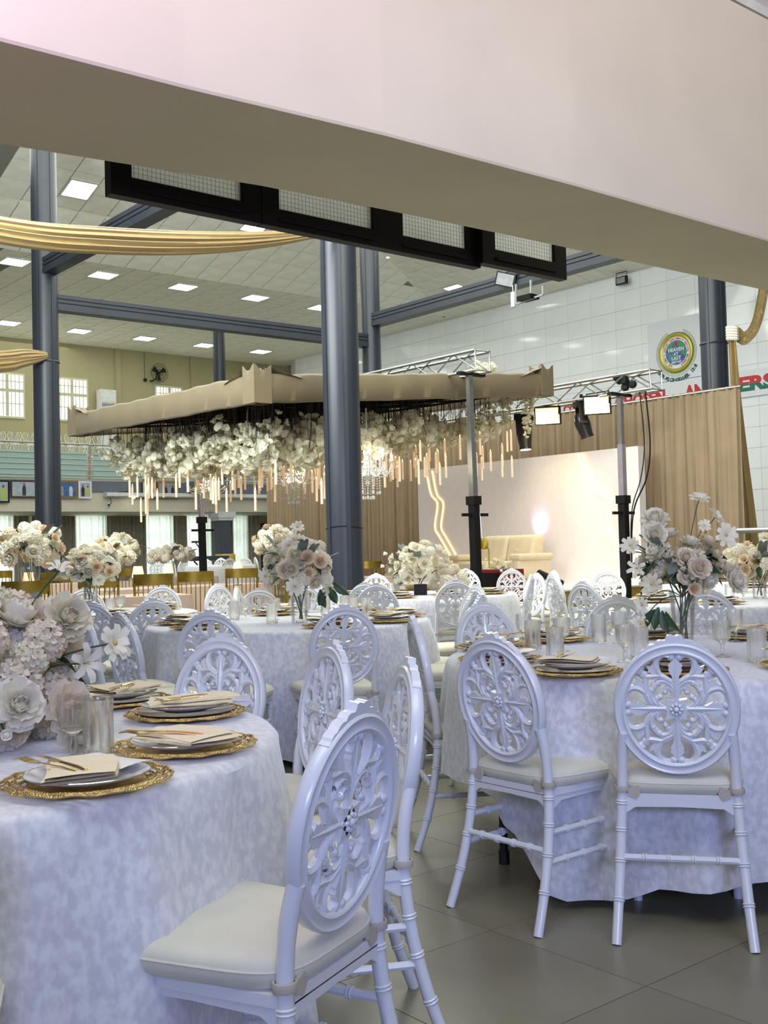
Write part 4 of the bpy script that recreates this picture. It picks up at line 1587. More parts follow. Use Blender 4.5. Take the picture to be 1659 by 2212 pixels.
# big loose bouquet on the left table
bouquet('large loose bouquet of white and blush flowers on the left table', (-1.02, 2.72, ZT), (-.01, .0, .16), .23, .19,
        [('hydrangea', 'blush', 1.25), ('peony', 'white', 1.1), ('hydrangea', 'white', 1.2), ('peony', 'blush', 1.1), ('lily', 'white', 1.0), ('hydrangea', 'cream', 1.1)], 46, .056, 21, leaves=24, stems=8, flat_bottom=-.75, leafsize=.10,
        extra=[('peony', 'white', (.17, -.21, .115), (.45, -.85, .3), .058), ('peony', 'blush', (.26, -.15, .10), (.7, -.7, .1), .060), ('peony', 'cream', (.285, -.15, .035), (.7, -.7, -.1), .05),
               ('rosebud', 'lilac', (.10, -.27, .03), (.1, -1, .2), .030), ('rosebud', 'lilac', (.16, -.26, .055), (.3, -1, .3), .028), ('rosebud', 'lilac', (.12, -.25, .012), (.3, -1, .0), .03),
               ('daisy', 'white', (.335, .02, .235), (.8, -.5, .3), .05), ('peony', 'cream', (.22, .0, .30), (.5, -.7, .3), .06), ('lily', 'lilac', (.27, -.02, .19), (.7, -.6, .1), .05),
               ('lily', 'white', (.19, .05, .42), (.2, -.4, .9), .035)])
vase_glass('glass bowl vase hidden in the left bouquet', (-1.02, 2.72, ZT), .05, .06, .14)
# right table bouquet
bouquet('airy bouquet with tall white cosmos on the right table', (1.32, 4.86, ZT), (.0, .0, .34), .17, .13, MIX1, 34, .046, 31, leaves=42, stems=9, flat_bottom=-.5, leafsize=.085,
        extra=[('daisy', 'white', (.09, .0, .64), (.1, -.5, .8), .046), ('daisy', 'white', (.155, -.02, .56), (.6, -.5, .5), .044), ('daisy', 'white', (.185, -.06, .475), (.2, -1, .1), .055), ('daisy', 'white', (.10, -.03, .52), (.1, -.8, .3), .03),
               ('peony', 'white', (-.115, -.02, .54), (-.2, -.6, .7), .062), ('peony', 'white', (-.13, -.06, .485), (-.2, -.9, .2), .055), ('daisy', 'white', (-.235, -.05, .44), (-.5, -.8, .2), .042),
               ('rose', 'peach', (.01, -.15, .245), (0, -1, .1), .032), ('rosebud', 'cream', (.05, -.15, .235), (.2, -1, 0), .036), ('peony', 'white', (.19, -.08, .30), (.7, -.7, 0), .05),
               ('daisy', 'cream', (-.225, -.15, .10), (-.3, -1, 0), .038), ('daisy', 'white', (-.21, -.12, .18), (-.6, -.8, 0), .035), ('daisy', 'cream', (-.16, -.1, .27), (-.5, -.8, 0), .05), ('lily', 'white', (-.22, -.1, .34), (-.5, -.8, .1), .045), ('peony', 'white', (.2, -.1, .27), (.6, -.8, 0), .05)])
vase_glass('clear flared glass vase on the right table', (1.32, 4.86, ZT), .040, .060, .235)
sp = bpy.data.objects['bouquet.001']
for k, (dx, dz, ry) in enumerate(((-.14, .17, .3), (-.125, .155, -.1), (-.155, .16, .8), (-.11, .15, -.5))):
    put('leaf', LEAF, sp, (dx, -.13, dz), (rad(-100), ry, .2 * k), .105)
# middle table bouquet
bouquet('rounded bouquet of peach roses and white dahlias on the middle table', (-.55, 6.90, ZT), (-.0, .0, .36), .20, .17, MIX2, 40, .050, 41, leaves=24, stems=8, flat_bottom=-.6, leafsize=.10,
        extra=[('daisy', 'white', (.0, -.03, .60), (.1, -.8, .5), .045), ('daisy', 'white', (.01, -.06, .52), (.2, -.9, .3), .045), ('daisy', 'white', (-.05, -.1, .49), (0, -1, .2), .05),
               ('rose', 'peach', (.07, -.18, .41), (.2, -1, .1), .05), ('rose', 'peach', (.14, -.15, .385), (.4, -1, .1), .052), ('daisy', 'white', (-.01, -.2, .235), (0, -1, .1), .06), ('daisy', 'white', (-.2, -.1, .30), (-.6, -.8, .1), .05),
               ('hydrangea', 'white', (.18, -.1, .27), (.6, -.8, 0), .05), ('peony', 'blush', (-.06, -.18, .34), (-.2, -1, 0), .06), ('daisy', 'white', (.19, -.12, .22), (.6, -.8, -.2), .05)])
vase_glass('clear cylinder vase on the middle table', (-.55, 6.90, ZT), .052, .056, .25)
sp = bpy.data.objects['bouquet.002']
for k, (dx, dz, ry) in enumerate(((.17, .22, .3), (.20, .23, -.3), (.14, .21, -.1), (.22, .25, -.8))):
    put('leaf', LEAF, sp, (dx, -.12, dz), (rad(-110), ry, .2 * k), .13)
# rose dome in black box
t = tag(MB().box(-.062, .062, -.062, .062, 0, .10).box(-.055, .055, -.055, .055, .10, .102).build('flower_box', 'black_metal', loc=(.33, 10.45, ZT)), 'black square flower box under the rose dome', 'flower box')
bouquet('dense dome of cream roses in a black box', (.33, 10.45, ZT), (0, 0, .24), .27, .26, MIX3, 44, .062, 51, leaves=16, stems=4, stem_z=.09, flat_bottom=-.45, leafsize=.10,
        extra=[('rosebud', 'white', (-.34, 0, .28), (-1, 0, .2), .04), ('rosebud', 'white', (-.31, 0, .40), (-1, 0, .2), .04)])
bouquet('white flower tail trailing right of the rose dome', (.62, 10.5, ZT), (0, 0, .14), .16, .14, [('hydrangea', 'white', 1.0), ('hydrangea', 'cream', .9)], 12, .07, 52, leaves=6, stems=2, flat_bottom=-.7)
# far left low vase
bouquet('bouquet of white blooms and peach roses in a cylinder vase on the far left table', (-2.52, 9.3, ZT), (0, 0, .34), .22, .17, [('hydrangea', 'white', 1.1), ('hydrangea', 'cream', 1.0), ('peony', 'white', 1.0)], 32, .060, 61, leaves=18, stems=7, flat_bottom=-.5, leafsize=.12,
        extra=[('rose', 'peach', (-.09, -.2, .37), (-.2, -1, .1), .05), ('rose', 'peach', (.0, -.22, .42), (0, -1, .2), .05), ('rose', 'peach', (.11, -.2, .36), (.2, -1, .1), .055), ('rose', 'peach', (.2, -.16, .32), (.5, -.9, 0), .05), ('daisy', 'white', (.12, -.2, .25), (.3, -1, -.1), .055)])
vase_glass('clear cylinder vase on the far left table', (-2.52, 9.3, ZT), .055, .06, .24)
# tall urn
o = thing('crystal_urn', 'tall footed crystal urn before the blush tables', 'vase', (-3.78, 11.6, .76))
MB().lathe([(.075, 0), (.07, .02), (.03, .05), (.025, .08), (.045, .11)], 24).build('foot', 'glass_clear', o)
MB().lathe([(.045, .11), (.085, .18), (.10, .30), (.095, .36)], 24, mod=lambda a, i: 1 + .03 * math.cos(12 * a), cap1=False).build('bowl', 'glass_clear', o)
bouquet('big globe of white hydrangea in the tall crystal urn', (-3.78, 11.6, .76), (0, 0, .56), .30, .24, MIX4, 34, .085, 71, leaves=10, stems=6, stem_z=.12, flat_bottom=-.7)
bouquet('white bouquet leaning right of the tall crystal urn', (-3.35, 13.2, .76), (0, 0, .44), .24, .18, MIX4, 20, .085, 72, leaves=10, stems=4, stem_z=.1)
vase_glass('glass vase of the bouquet right of the tall urn', (-3.35, 13.2, .762), .06, .07, .3)
bouquet('dusky pink and white bouquet far back left', (-4.55, 18.6, .76), (0, 0, .56), .34, .22, [('hydrangea', 'blush', 1.0), ('hydrangea', 'cream', 1.0), ('rose', 'cream', .9)], 26, .10, 73, leaves=14, stems=4, stem_z=.1)
vase_glass('glass vase under the dusky pink bouquet', (-4.55, 18.6, .762), .06, .07, .4)
bouquet('long low white bouquet below the gallery windows', (-4.15, 21.0, .76), (0, 0, .42), .42, .16, [('hydrangea', 'white', 1.0), ('hydrangea', 'cream', .9)], 28, .10, 74, leaves=16, stems=4, stem_z=.1)
vase_glass('glass vase under the long low bouquet', (-4.15, 21.0, .762), .08, .09, .32)
bouquet('peach and cream bouquet behind the middle bouquet', (-1.62, 15.9, .76), (0, 0, .58), .30, .22, MIX4, 26, .085, 75, leaves=12, stems=5, stem_z=.1)
vase_glass('glass vase under the peach and cream bouquet', (-1.62, 15.9, .762), .06, .08, .4)
bouquet('greenish white bouquet at the right picture edge', (2.86, 8.35, ZT), (0, 0, .26), .24, .18, [('hydrangea', 'cream', 1.0), ('peony', 'cream', 1.0), ('rose', 'peach', .8), ('hydrangea', 'white', .9)], 28, .065, 76, leaves=20, stems=5, flat_bottom=-.7)
vase_glass('small glass vase at the right picture edge', (2.86, 8.35, ZT), .05, .055, .16)
bouquet('small white bouquet left of the sofa on the stage', W(14.4, 17.0, .455), (0, 0, .26), .30, .22, [('hydrangea', 'cream', 1.0), ('rose', 'cream', 1.0)], 20, .10, 77, leaves=10, stems=4)
bouquet('small cream bouquet before the sofa arm', W(14.1, 14.05, .455), (0, 0, .28), .27, .22, [('hydrangea', 'cream', .9), ('rosebud', 'cream', .8)], 20, .085, 78, leaves=14, stems=4)

# table lamps
def lamp(label, loc, s=1.0):
    r = thing('table_lamp', label, 'lamp', loc, 0, 'lit table lamps')
    MB().lathe([(.05 * s, 0), (.05 * s, .012), (.012 * s, .02), (.008 * s, .03), (.008 * s, .2 * s)], 16).build('lamp_stand', 'gold_metal', r)
    MB().lathe([(.068 * s, .17 * s), (.046 * s, .29 * s)], 24, cap0=False).build('lamp_shade', 'lampshade', r)


lamp('lit lamp at the left picture edge among the gold chairs', (-3.95, 12.05, .76))
lamp('lit lamp standing left above the third gold chair', (-2.93, 12.9, .76), 1.1)
lamp('lit lamp behind the gold chair right of the dark mast', (-2.02, 14.9, .76), 1.1)
lamp('small lit lamp beside the far low bouquet', (-3.05, 15.3, .76), 1.1)

# ================================================================ CANOPY, STAGE, RIGGING
def hthing(name, label, cat, s, t, z=0.0, group=None):
    return thing(name, label, cat, W(s, t, z), RZ, group)


def ZCAN(s, t):
    return 3.33 + .085 * (s - 8.4) + .02 * (t - 13.0)


can = hthing('draped_canopy', 'tan cloth canopy hung over the hall, holding blossoms and candles', 'canopy', 8.4, 13.0, 3.33)
CS, CT = 6.2, 6.3
corn = [(0, 0), (CS, 0), (CS, CT), (0, CT)]
def cz(s, t):
    return .085 * s + .02 * t
for k in range(4):
    a, b = Vector(corn[k]), Vector(corn[(k + 1) % 4])
    d = (b - a).normalized()
    nrm = Vector((d.y, -d.x))
    m = MB()
    rnd = random.Random(k)
    ph = rnd.uniform(0, 6)
    def fn(i, j):
        p = a.lerp(b, i)
        wv = .012 * math.sin(i * 60 + ph) * (1 if .3 < j < .9 else .3) + .01 * math.sin(i * 23 + 2)
        prof = [(-.10, .02), (-.02, -.01), (.03, .02), (.03, .20), (.03, .37), (-.01, .41), (-.12, .39)]
        o, z = prof[int(round(j * 6))]
        q = p + nrm * (o + (wv if 0 < j < 1 else 0) * .6)
        return (q.x, q.y, cz(p.x, p.y) + z + .5 * wv)
    m.grid(fn, 90, 7)
    m.build('valance', 'canopy_cloth', can, angle=60)
for k, (x, y) in enumerate(corn):
    m = MB()
    w_ = .30
    sx, sy = (1 if x == 0 else -1), (1 if y == 0 else -1)
    def fn(i, j):
        # square post wrapped in cloth with a scalloped rim
        a = i * 4
        e = int(a) % 4
        f = a - int(a)
        px, py = [(f, 0), (1, f), (1 - f, 1), (0, 1 - f)][e]
        hz = [(-.005), .10, .30, .50 + .05 * math.cos(f * 2 * math.pi) * (1 if e in (0, 1, 2, 3) else 0), .47][int(round(j * 4))]
        sh = 0 if j < .9 else .04
        return (x + sx * (-.055 + (w_) * (sh + px * (1 - 2 * sh))), y + sy * (-.055 + (w_) * (sh + py * (1 - 2 * sh))), cz(x, y) + hz)
    m.grid(fn, 48, 5, True)
    # cloth gathered from the post top down to the valance
    for (ux, uy) in ((sx, 0), (0, sy)):
        def g(i, j):
            q = w_ - .06 + i * .55
            zz = .50 - .14 * (i ** .6)
            off = (-.05 + j * .22)
            return (x + ux * q + (sx * off if ux == 0 else 0), y + uy * q + (sy * off if uy == 0 else 0), cz(x + ux * q, y + uy * q) + zz + .02 * math.sin(j * 9 + i * 5))
        m.grid(g, 8, 6)
    m.build('corner_post', 'canopy_cloth', can, angle=60)
m = MB()
m.grid(lambda a, b: (.1 + a * (CS - .2), .1 + b * (CT - .2), cz(a * CS, b * CT) + .16 + .03 * math.sin(a * 30) * math.sin(b * 27)), 20, 20)
m.build('black_liner', 'black_cloth', can, angle=60)
m = MB()
rnd = random.Random(3)
m.grid(lambda a, b: (.15 + b * .55 + .1 * math.sin(a * 11), .4 + a * 5.3, cz(0, a * CT) + .33 + .10 * abs(math.sin(a * 17 + b * 3)) * math.sin(b * math.pi) + .05 * math.sin(a * 41)), 60, 6)
m.build('rumpled_black_cloth', 'black_cloth', can, angle=60)
m = MB()
m.grid(lambda a, b: (.02 + b * .35, .3 + a * 5.5, cz(0, a * CT) + .345 + .05 * abs(math.sin(a * 13 + 1)) * math.sin(b * math.pi)), 60, 5)
m.build('folded_tan_cloth', 'canopy_cloth', can, angle=60)
# frame grid under the liner
for k in range(7):
    m = MB()
    s_ = .2 + k * (CS - .4) / 6
    m.bar((s_, .1, cz(s_, 0) + .12), (s_, CT - .1, cz(s_, CT) + .12), .04)
    m.build('frame_bar', 'black_metal', can)
for k in range(7):
    m = MB()
    t_ = .2 + k * (CT - .4) / 6
    m.bar((.1, t_, cz(0, t_) + .12), (CS - .1, t_, cz(CS, t_) + .12), .04)
    m.build('frame_bar', 'black_metal', can)

# hanging blossoms: a cloud of small flowers nobody could count
rnd = random.Random(9)
m = MB()
tw = MB()
spots = []
for k in range(520):
    while True:
        s_, t_ = rnd.uniform(.55, CS - .45), rnd.uniform(.7, CT - .35)
        edge = min(s_, CS - s_, t_, CT - t_)
        if s_ < 3.4 or rnd.random() < .75:
            if not (s_ > 3.2 and t_ < 1.8 and rnd.random() < .6):
                break
    dep = rnd.uniform(.30, .80) if s_ < 3.6 else rnd.uniform(.28, .62)
    spots.append((s_, t_, cz(s_, t_) - dep))
for (s_, t_, z_) in spots:
    R_ = rnd.uniform(.15, .25)
    for q in range(13):
        a, e = rnd.uniform(0, 6.28), rnd.uniform(-1, 1)
        rr = R_ * rnd.uniform(.3, 1)
        c = Vector((s_ + rr * math.cos(a) * math.sqrt(1 - e * e), t_ + rr * math.sin(a) * math.sqrt(1 - e * e), z_ + rr * e * 1.1))
        nr = (c - Vector((s_, t_, z_ + .05))).normalized()
        mx = Matrix.Translation(c) @ nr.to_track_quat('Z', 'Y').to_matrix().to_4x4() @ Matrix.Rotation(rnd.uniform(0, 2), 4, 'Z')
        pr = rnd.uniform(.065, .105)
        for j in range(5):
            petal(m, mx @ fl_mx(j * 1.257, rad(rnd.uniform(15, 50)), .0), pr, pr * 1.05, .3, .2, 3)
    for q in range(rnd.choice((1, 2, 2))):
        x, y = s_ + rnd.uniform(-.1, .1), t_ + rnd.uniform(-.1, .1)
        tw.tube([(x + rnd.uniform(-.05, .05), y + rnd.uniform(-.05, .05), cz(x, y) + .14), (x, y, z_ + .25), (s_, t_, z_)], [.006, .005, .004], 3, cap=False)
# dark brush of twigs around the rim
for k in range(300):
    s_, t_ = rnd.uniform(.15, CS - .15), rnd.uniform(.15, CT - .15)
    if min(s_, CS - s_, CT - t_) > 1.1 and rnd.random() < .8:
        continue
    z_ = cz(s_, t_)
    tw.tube([(s_, t_, z_ + .14), (s_ + rnd.uniform(-.1, .1), t_ + rnd.uniform(-.1, .1), z_ - rnd.uniform(.1, .45))], [.007, .003], 3, cap=False)
o = m.build('blossom', 'blossom_white', can, angle=80)
o['kind'] = 'stuff'
o['label'] = 'cloud of hanging white blossoms'
o = tw.build('twigs', 'twig', can)
o['kind'] = 'stuff'
# trailing garlands at the right corner
for k, (s_, t_, L) in enumerate(((6.0, .35, .75), (5.7, .6, .5), (5.9, 1.2, .55))):
    m = MB()
    for q in range(60):
        f = rnd.random()
        c = Vector((s_ + rnd.uniform(-.1, .1) * (1.2 - f), t_ + rnd.uniform(-.1, .1), cz(s_, t_) - f * L))
        mx = Matrix.Translation(c) @ Matrix.Rotation(rnd.uniform(0, 6), 4, 'Z') @ Matrix.Rotation(rnd.uniform(-1.5, 1.5), 4, 'X')
        for j in range(5):
            petal(m, mx @ fl_mx(j * 1.257, rad(35)), .055, .055, .3, .2, 3)
    m.build('garland', 'blossom_white', can, angle=80)
m = MB()
for q in range(90):
    c = Vector((5.0 + rnd.gauss(0, .13), .35 + rnd.gauss(0, .1), cz(4.6, 0) + .46 + abs(rnd.gauss(0, .09))))
    mx = Matrix.Translation(c) @ Matrix.Rotation(rnd.uniform(0, 6), 4, 'Z') @ Matrix.Rotation(rnd.uniform(-1.2, 1.2), 4, 'X')
    for j in range(5):
        petal(m, mx @ fl_mx(j * 1.257, rad(35)), .06, .06, .3, .2, 3)
m.build('top_blossom', 'blossom_white', can, angle=80)

# hanging candles
WAX = MB().lathe([(.020, -.36), (.0205, -.02), (.022, -.01), (.018, 0)], 10).mesh('wax_stick', 'wax')
FLM = MB().lathe([(.001, 0), (.010, .012), (.007, .032), (.001, .052)], 8).mesh('flame', 'flame')
LINE = MB().tube([(0, 0, .05), (0, 0, 1.0)], .002, 3).mesh('hanging_line', 'twig')
rnd = random.Random(77)
for k in range(130):
    while True:
        s_, t_ = rnd.uniform(.4, CS - .2), rnd.uniform(.3, CT - .3)
        if s_ > 1.9 and t_ > 4.5 and rnd.random() < .6:
            continue
        break
    f = s_ / CS
    drop = rnd.uniform(.80, 1.46) * (1 - f) + rnd.uniform(.52, 1.05) * f
    z_ = cz(s_, t_) - drop
    c = hthing('hanging_candle', 'slim cream candle with lit tip hanging under the canopy', 'candle', 8.4 + s_, 13.0 + t_, 3.33 + z_, 'hanging candles')
    put('wax_stick', WAX, c, scale=(1, 1, rnd.uniform(.85, 1.1)))
    put('flame', FLM, c)
    put('hanging_line', LINE, c, scale=(1, 1, drop + .12))

# chandeliers
def chandelier(label, s, t, z):
    r = hthing('chandelier', label, 'chandelier', s, t, z, 'crystal chandeliers')
    rnd = random.Random(int(t * 10))
    MB().lathe([(.02, -.38), (.05, -.34), (.025, -.28), (.06, -.2), (.025, -.1), (.035, 0), (.015, .12), (.015, .9)], 12).build('centre_stem', 'crystal', r)
    for k in range(12):
        a = 2 * math.pi * k / 12
        rr, zz = (.40, .02) if k % 2 else (.27, .10)
        ca, sa = math.cos(a), math.sin(a)
        arm = MB().tube(bezier([(.03 * ca, .03 * sa, -.12), (rr * .6 * ca, rr * .6 * sa, -.34), (rr * 1.05 * ca, rr * 1.05 * sa, -.18), (rr * ca, rr * sa, zz)], 10), .011, 5).lathe([(.035, zz - .01), (.045, zz), (.015, zz + .01), (.012, zz + .06)], 8, (rr * ca, rr * sa, 0)).build('arm', 'crystal', r)
        MB().lathe([(.010, 0), (.024, .03), (.018, .055), (.001, .09)], 8, (rr * ca, rr * sa, zz + .06)).build('bulb', 'bulb_lit', arm)
        m = MB()
        for q in range(4):
            m.ball((rr * ca, rr * sa, zz - .05 - q * .035), .017, 5, 4)
        m.ball((rr * ca, rr * sa, zz - .21), .020, 5, 4, 1.6)
        m.build('crystal_strand', 'crystal', arm)
    for k in range(14):
        a = 2 * math.pi * k / 14
        rr = .10 if k % 2 else .20
        m = MB()
        L = 7 if k % 2 else 5
        for q in range(L):
            m.ball((rr * math.cos(a), rr * math.sin(a), -.25 - q * .04), .016, 5, 4)
        m.ball((rr * math.cos(a), rr * math.sin(a), -.28 - L * .04), .022, 5, 4, 1.6)
        m.build('crystal_strand', 'crystal', r)
        # swags of beads from crown to rim
        m = MB()
        for q in range(8):
            f = q / 7
            R_ = .04 + .34 * f
            m.ball((R_ * math.cos(a), R_ * math.sin(a), .12 - .35 * math.sin(f * 2.2) * .8), .020, 5, 4)
        m.build('bead_swag', 'crystal', r)
    d = bpy.data.lights.new('chandelier_glow', 'POINT')
    d.energy, d.color, d.shadow_soft_size = 13, (1.0, .90, .72), .12
    o = bpy.data.objects.new('chandelier_glow', d)
    COL.objects.link(o)
    o.parent = r
    o.location = (0, 0, -.05)
    return r


chandelier('lit crystal chandelier left of the big column, farthest one', 11.0, 18.85, 2.62)
chandelier('lit crystal chandelier just left of the big column', 11.0, 15.85, 2.62)
chandelier('lit crystal chandelier just right of the big column', 11.0, 13.75, 2.60)

# stage
st_ = hthing('stage', 'low stage with gold front carrying the sofa and white backdrop', 'stage', 13.3, 11.0, 0)
MB().box(0, 3.0, 1.05, 8.6, 0, .43).build('stage_body', 'gold_stage', st_)
MB().box(-.03, 3.0, 1.0, 8.65, .43, .455).build('stage_top', 'stage_white', st_)
bd = hthing('white_backdrop', 'white backdrop board with wavy light lines behind the sofa', 'backdrop board', 15.9, 12.1, .455)
MB().box(0, .18, 0, 6.0, 0, 2.48).build('board', 'stage_white', bd)
for pts in ([(17.79, 2.88), (17.66, 2.37), (17.46, 2.15), (17.56, 1.65), (17.40, 1.41), (17.07, .98), (16.80, .5)], [(17.60, 2.87), (17.47, 2.36), (17.27, 2.14), (17.36, 1.65), (17.21, 1.41), (16.88, .97), (16.62, .5)],
            [(13.5, 2.91), (13.27, 2.41), (13.04, 2.12), (12.83, 1.98), (12.93, 1.75), (12.93, 1.49), (12.78, 1.28), (12.66, 1.06), (12.58, .5)], [(13.38, 2.9), (13.15, 2.41), (12.93, 2.11), (12.72, 1.98), (12.81, 1.75), (12.81, 1.49), (12.66, 1.27), (12.54, 1.06), (12.47, .5)]):
    MB().tube(spline([(-.012, t - 12.1, z - .455) for t, z in pts], 6), .019, 6).build('light_line', 'led_line', bd)
# tan pleated drape behind
def drape(name, label, s, t0, t1, z1, npl, matn, amp=.05, z0=0.02):
    o = hthing(name, label, 'drape', s, t0, 0)
    L = t1 - t0
    rnd = random.Random(int(t0 * 7))
    ph = [rnd.uniform(0, 6) for _ in range(3)]
    def fn(a, b):
        q = a * npl * 2 * math.pi
        am = amp * (.35 + .65 * (1 - b))
        return (am * (math.sin(q + .6 * math.sin(a * 31 + ph[0])) + .5 * math.sin(q * 2.3 + ph[1])), a * L + .02 * math.sin(q * .7 + b * 2), z0 + (z1 - z0) * b)
    MB().grid(fn, npl * 7 + 1, 5).build('cloth', matn, o, angle=70)
    MB().tube([(.0, -.02, z1 - .03), (.0, L + .02, z1 - .03)], .02, 8).build('top_rod', 'alu', o)
    return o


drape('tan_drape', 'long tan pleated drape behind the stage', 16.6, 10.45, 25.2, 3.87, 96, 'drape_tan', .045)
# sofa
so = hthing('sofa', 'cream two-seat sofa with tufted back cushions on the stage', 'sofa', 14.55, 13.78, .455)
def soft(x0, x1, y0, y1, z0, z1, r=.06):
    m = MB().box(x0, x1, y0, y1, z0, z1)
    import bmesh
    bm = bmesh.new()
    for p in m.v:
        bm.verts.new(p)
    bm.verts.ensure_lookup_table()
    for f in m.f:
        bm.faces.new([bm.verts[i] for i in f])
    bmesh.ops.bevel(bm, geom=bm.edges[:], offset=r, segments=3, affect='EDGES', profile=.6)
    q = MB()
    bm.verts.ensure_lookup_table()
    bm.verts.index_update()
    q.add([v_.co.copy() for v_ in bm.verts], [tuple(v_.index for v_ in f.verts) for f in bm.faces])
    bm.free()
    return q
soft(0, .85, .1, 1.75, .16, .46, .07).build('seat', 'sofa_cream', so)
for k in (0, 1):
    m = soft(.52, .85, .22 + .72 * k, .92 + .72 * k, .42, .95, .09)
    m.v = [Vector((p.x + (p.z - .42) * .25, p.y, p.z)) for p in m.v]
    c = m.build('back_cushion', 'sofa_cream', so)
    MB().ball((.50, .57 + .72 * k, .66), .02, 8, 5).build('tuft_button', 'sofa_cream', c)
for k, y in ((0, .0), (1, 1.63)):
    soft(-.02, .85, y, y + .20, .14, .54, .06).build('arm', 'sofa_cream', so)
    m = soft(-.06, .87, y - .05, y + .25, .48, .60, .055)
    m.build('arm_pad', 'sofa_cream', so)
for x in (.08, .78):
    for y in (.15, 1.7):
        MB().tube([(x, y, .17), (x, y + .03, 0)], [.03, .02], 8).build('leg', 'wood_dark', so)
m = MB().lathe([(.95, 0), (1.0, .02), (1.0, .07), (.95, .09)], 40)
o = tag(m.build('gold_dais', 'gold_stage', loc=W(13.9, 14.9, .455)), 'round gold dais in front of the sofa', 'dais')
o.scale = (.9, .9, .55)
# bright pink spot lamp behind the sofa
o = hthing('spot_lamp', 'small pink spot lamp shining on the backdrop behind the sofa', 'lamp', 15.62, 14.55, .455)
MB().tube([(0, 0, 0), (0, 0, .72)], .015, 8).build('stand', 'black_metal', o)
MB().lathe([(.05, 0), (.07, .12), (.06, .13)], 14, (0, 0, .72)).build('housing', 'black_metal', o)
MB().lathe([(.055, .131), (.05, .135)], 14, (0, 0, .72)).build('lens', 'pink_glow', o)
d = bpy.data.lights.new('pink_spot', 'SPOT')
d.energy, d.color, d.spot_size, d.spot_blend, d.shadow_soft_size = 16, (1.0, .55, 1.0), rad(70), 1.0, .04
sp = bpy.data.objects.new('pink_spot', d)
COL.objects.link(sp)
sp.location = W(15.60, 14.55, 1.36)
sp.rotation_euler = (W(15.9, 14.5, 1.62) - W(15.60, 14.55, 1.36)).to_track_quat('-Z', 'Y').to_euler()

# clutter before the stage
o = hthing('red_case', 'red equipment case with dark grille before the stage', 'case', 13.0, 12.75, 0)
MB().box(-.25, .25, -.27, .27, .0, .82).build('case_body', 'red_case', o)
MB().box(-.26, -.245, -.2, .2, .45, .77).build('grille', 'black_metal', o)
for y in (-.25, .25):
    for z in (.02, .80):
        MB().ball((-.25, y, z), .035, 6, 4).build('corner_cap', 'steel', o)
for k in range(2):
    MB().lathe([(.05, 0), (.05, .02)], 12, (0, 0, 0)).build('knob', 'steel', o, loc=(-.26, -.12 + .24 * k, .3)).rotation_euler = (0, -math.pi / 2, 0)
o = hthing('floor_tube_light', 'black tube light tilted on the stage right of the red case', 'stage light', 13.8, 12.3, .455)
MB().tube([(0, .35, .28), (0, -.15, .10)], .06, 12).tube([(0, .0, .15), (0, 0, 0)], .02, 8).build('tube_body', 'black_metal', o)
o = hthing('pillar_candle', 'yellow pillar candle on the stage by the cream bouquet', 'candle', 13.75, 13.3, .455)
MB().lathe([(.05, 0), (.05, .25), (.045, .255)], 16).build('wax_pillar', 'lampshade', o)
MB().tube([(0, 0, .255), (0, 0, .275)], .003, 4).build('wick', 'twig', o)
o = hthing('arched_stand', 'thin dark arched stand in front of the sofa', 'stand', 13.95, 14.3, .455)
MB().tube(bezier([(0, .25, 0), (0, .15, .5), (0, -.05, .9), (0, -.12, .4), (0, -.08, 0)], 14), .022, 8).build('arched_tube', 'black_metal', o)

# trusses
def truss(label, s, t0, t1, z0, w_=.32, h_=.32):
    r = hthing('lighting_truss', label, 'truss', s, t0, z0, 'lighting trusses')
    L = t1 - t0
    ch = [(-w_ / 2, 0), (w_ / 2, 0), (-w_ / 2, h_), (w_ / 2, h_)]
    for x, z in ch:
        MB().tube([(x, 0, z), (x, L, z)], .026, 8).build('chord', 'alu', r)
    n = int(L / .5)
    for (x0, z0_), (x1, z1_) in (((-w_ / 2, 0), (-w_ / 2, h_)), ((w_ / 2, 0), (w_ / 2, h_)), ((-w_ / 2, 0), (w_ / 2, 0)), ((-w_ / 2, h_), (w_ / 2, h_))):
        for k in range(n):
            a, b = k * L / n, (k + 1) * L / n
            q = (x0, a, z0_), (x1, b, z1_)
            if k % 2:
                q = (x1, a, z1_), (x0, b, z0_)
            MB().tube(q, .012, 5).build('brace', 'alu', r)
    for k in (0, 1):
        MB().tube([(-w_ / 2, k * L, 0), (-w_ / 2, k * L, h_), (w_ / 2, k * L, h_), (w_ / 2, k * L, 0)], .015, 6, True).build('end_brace', 'alu', r)
    return r


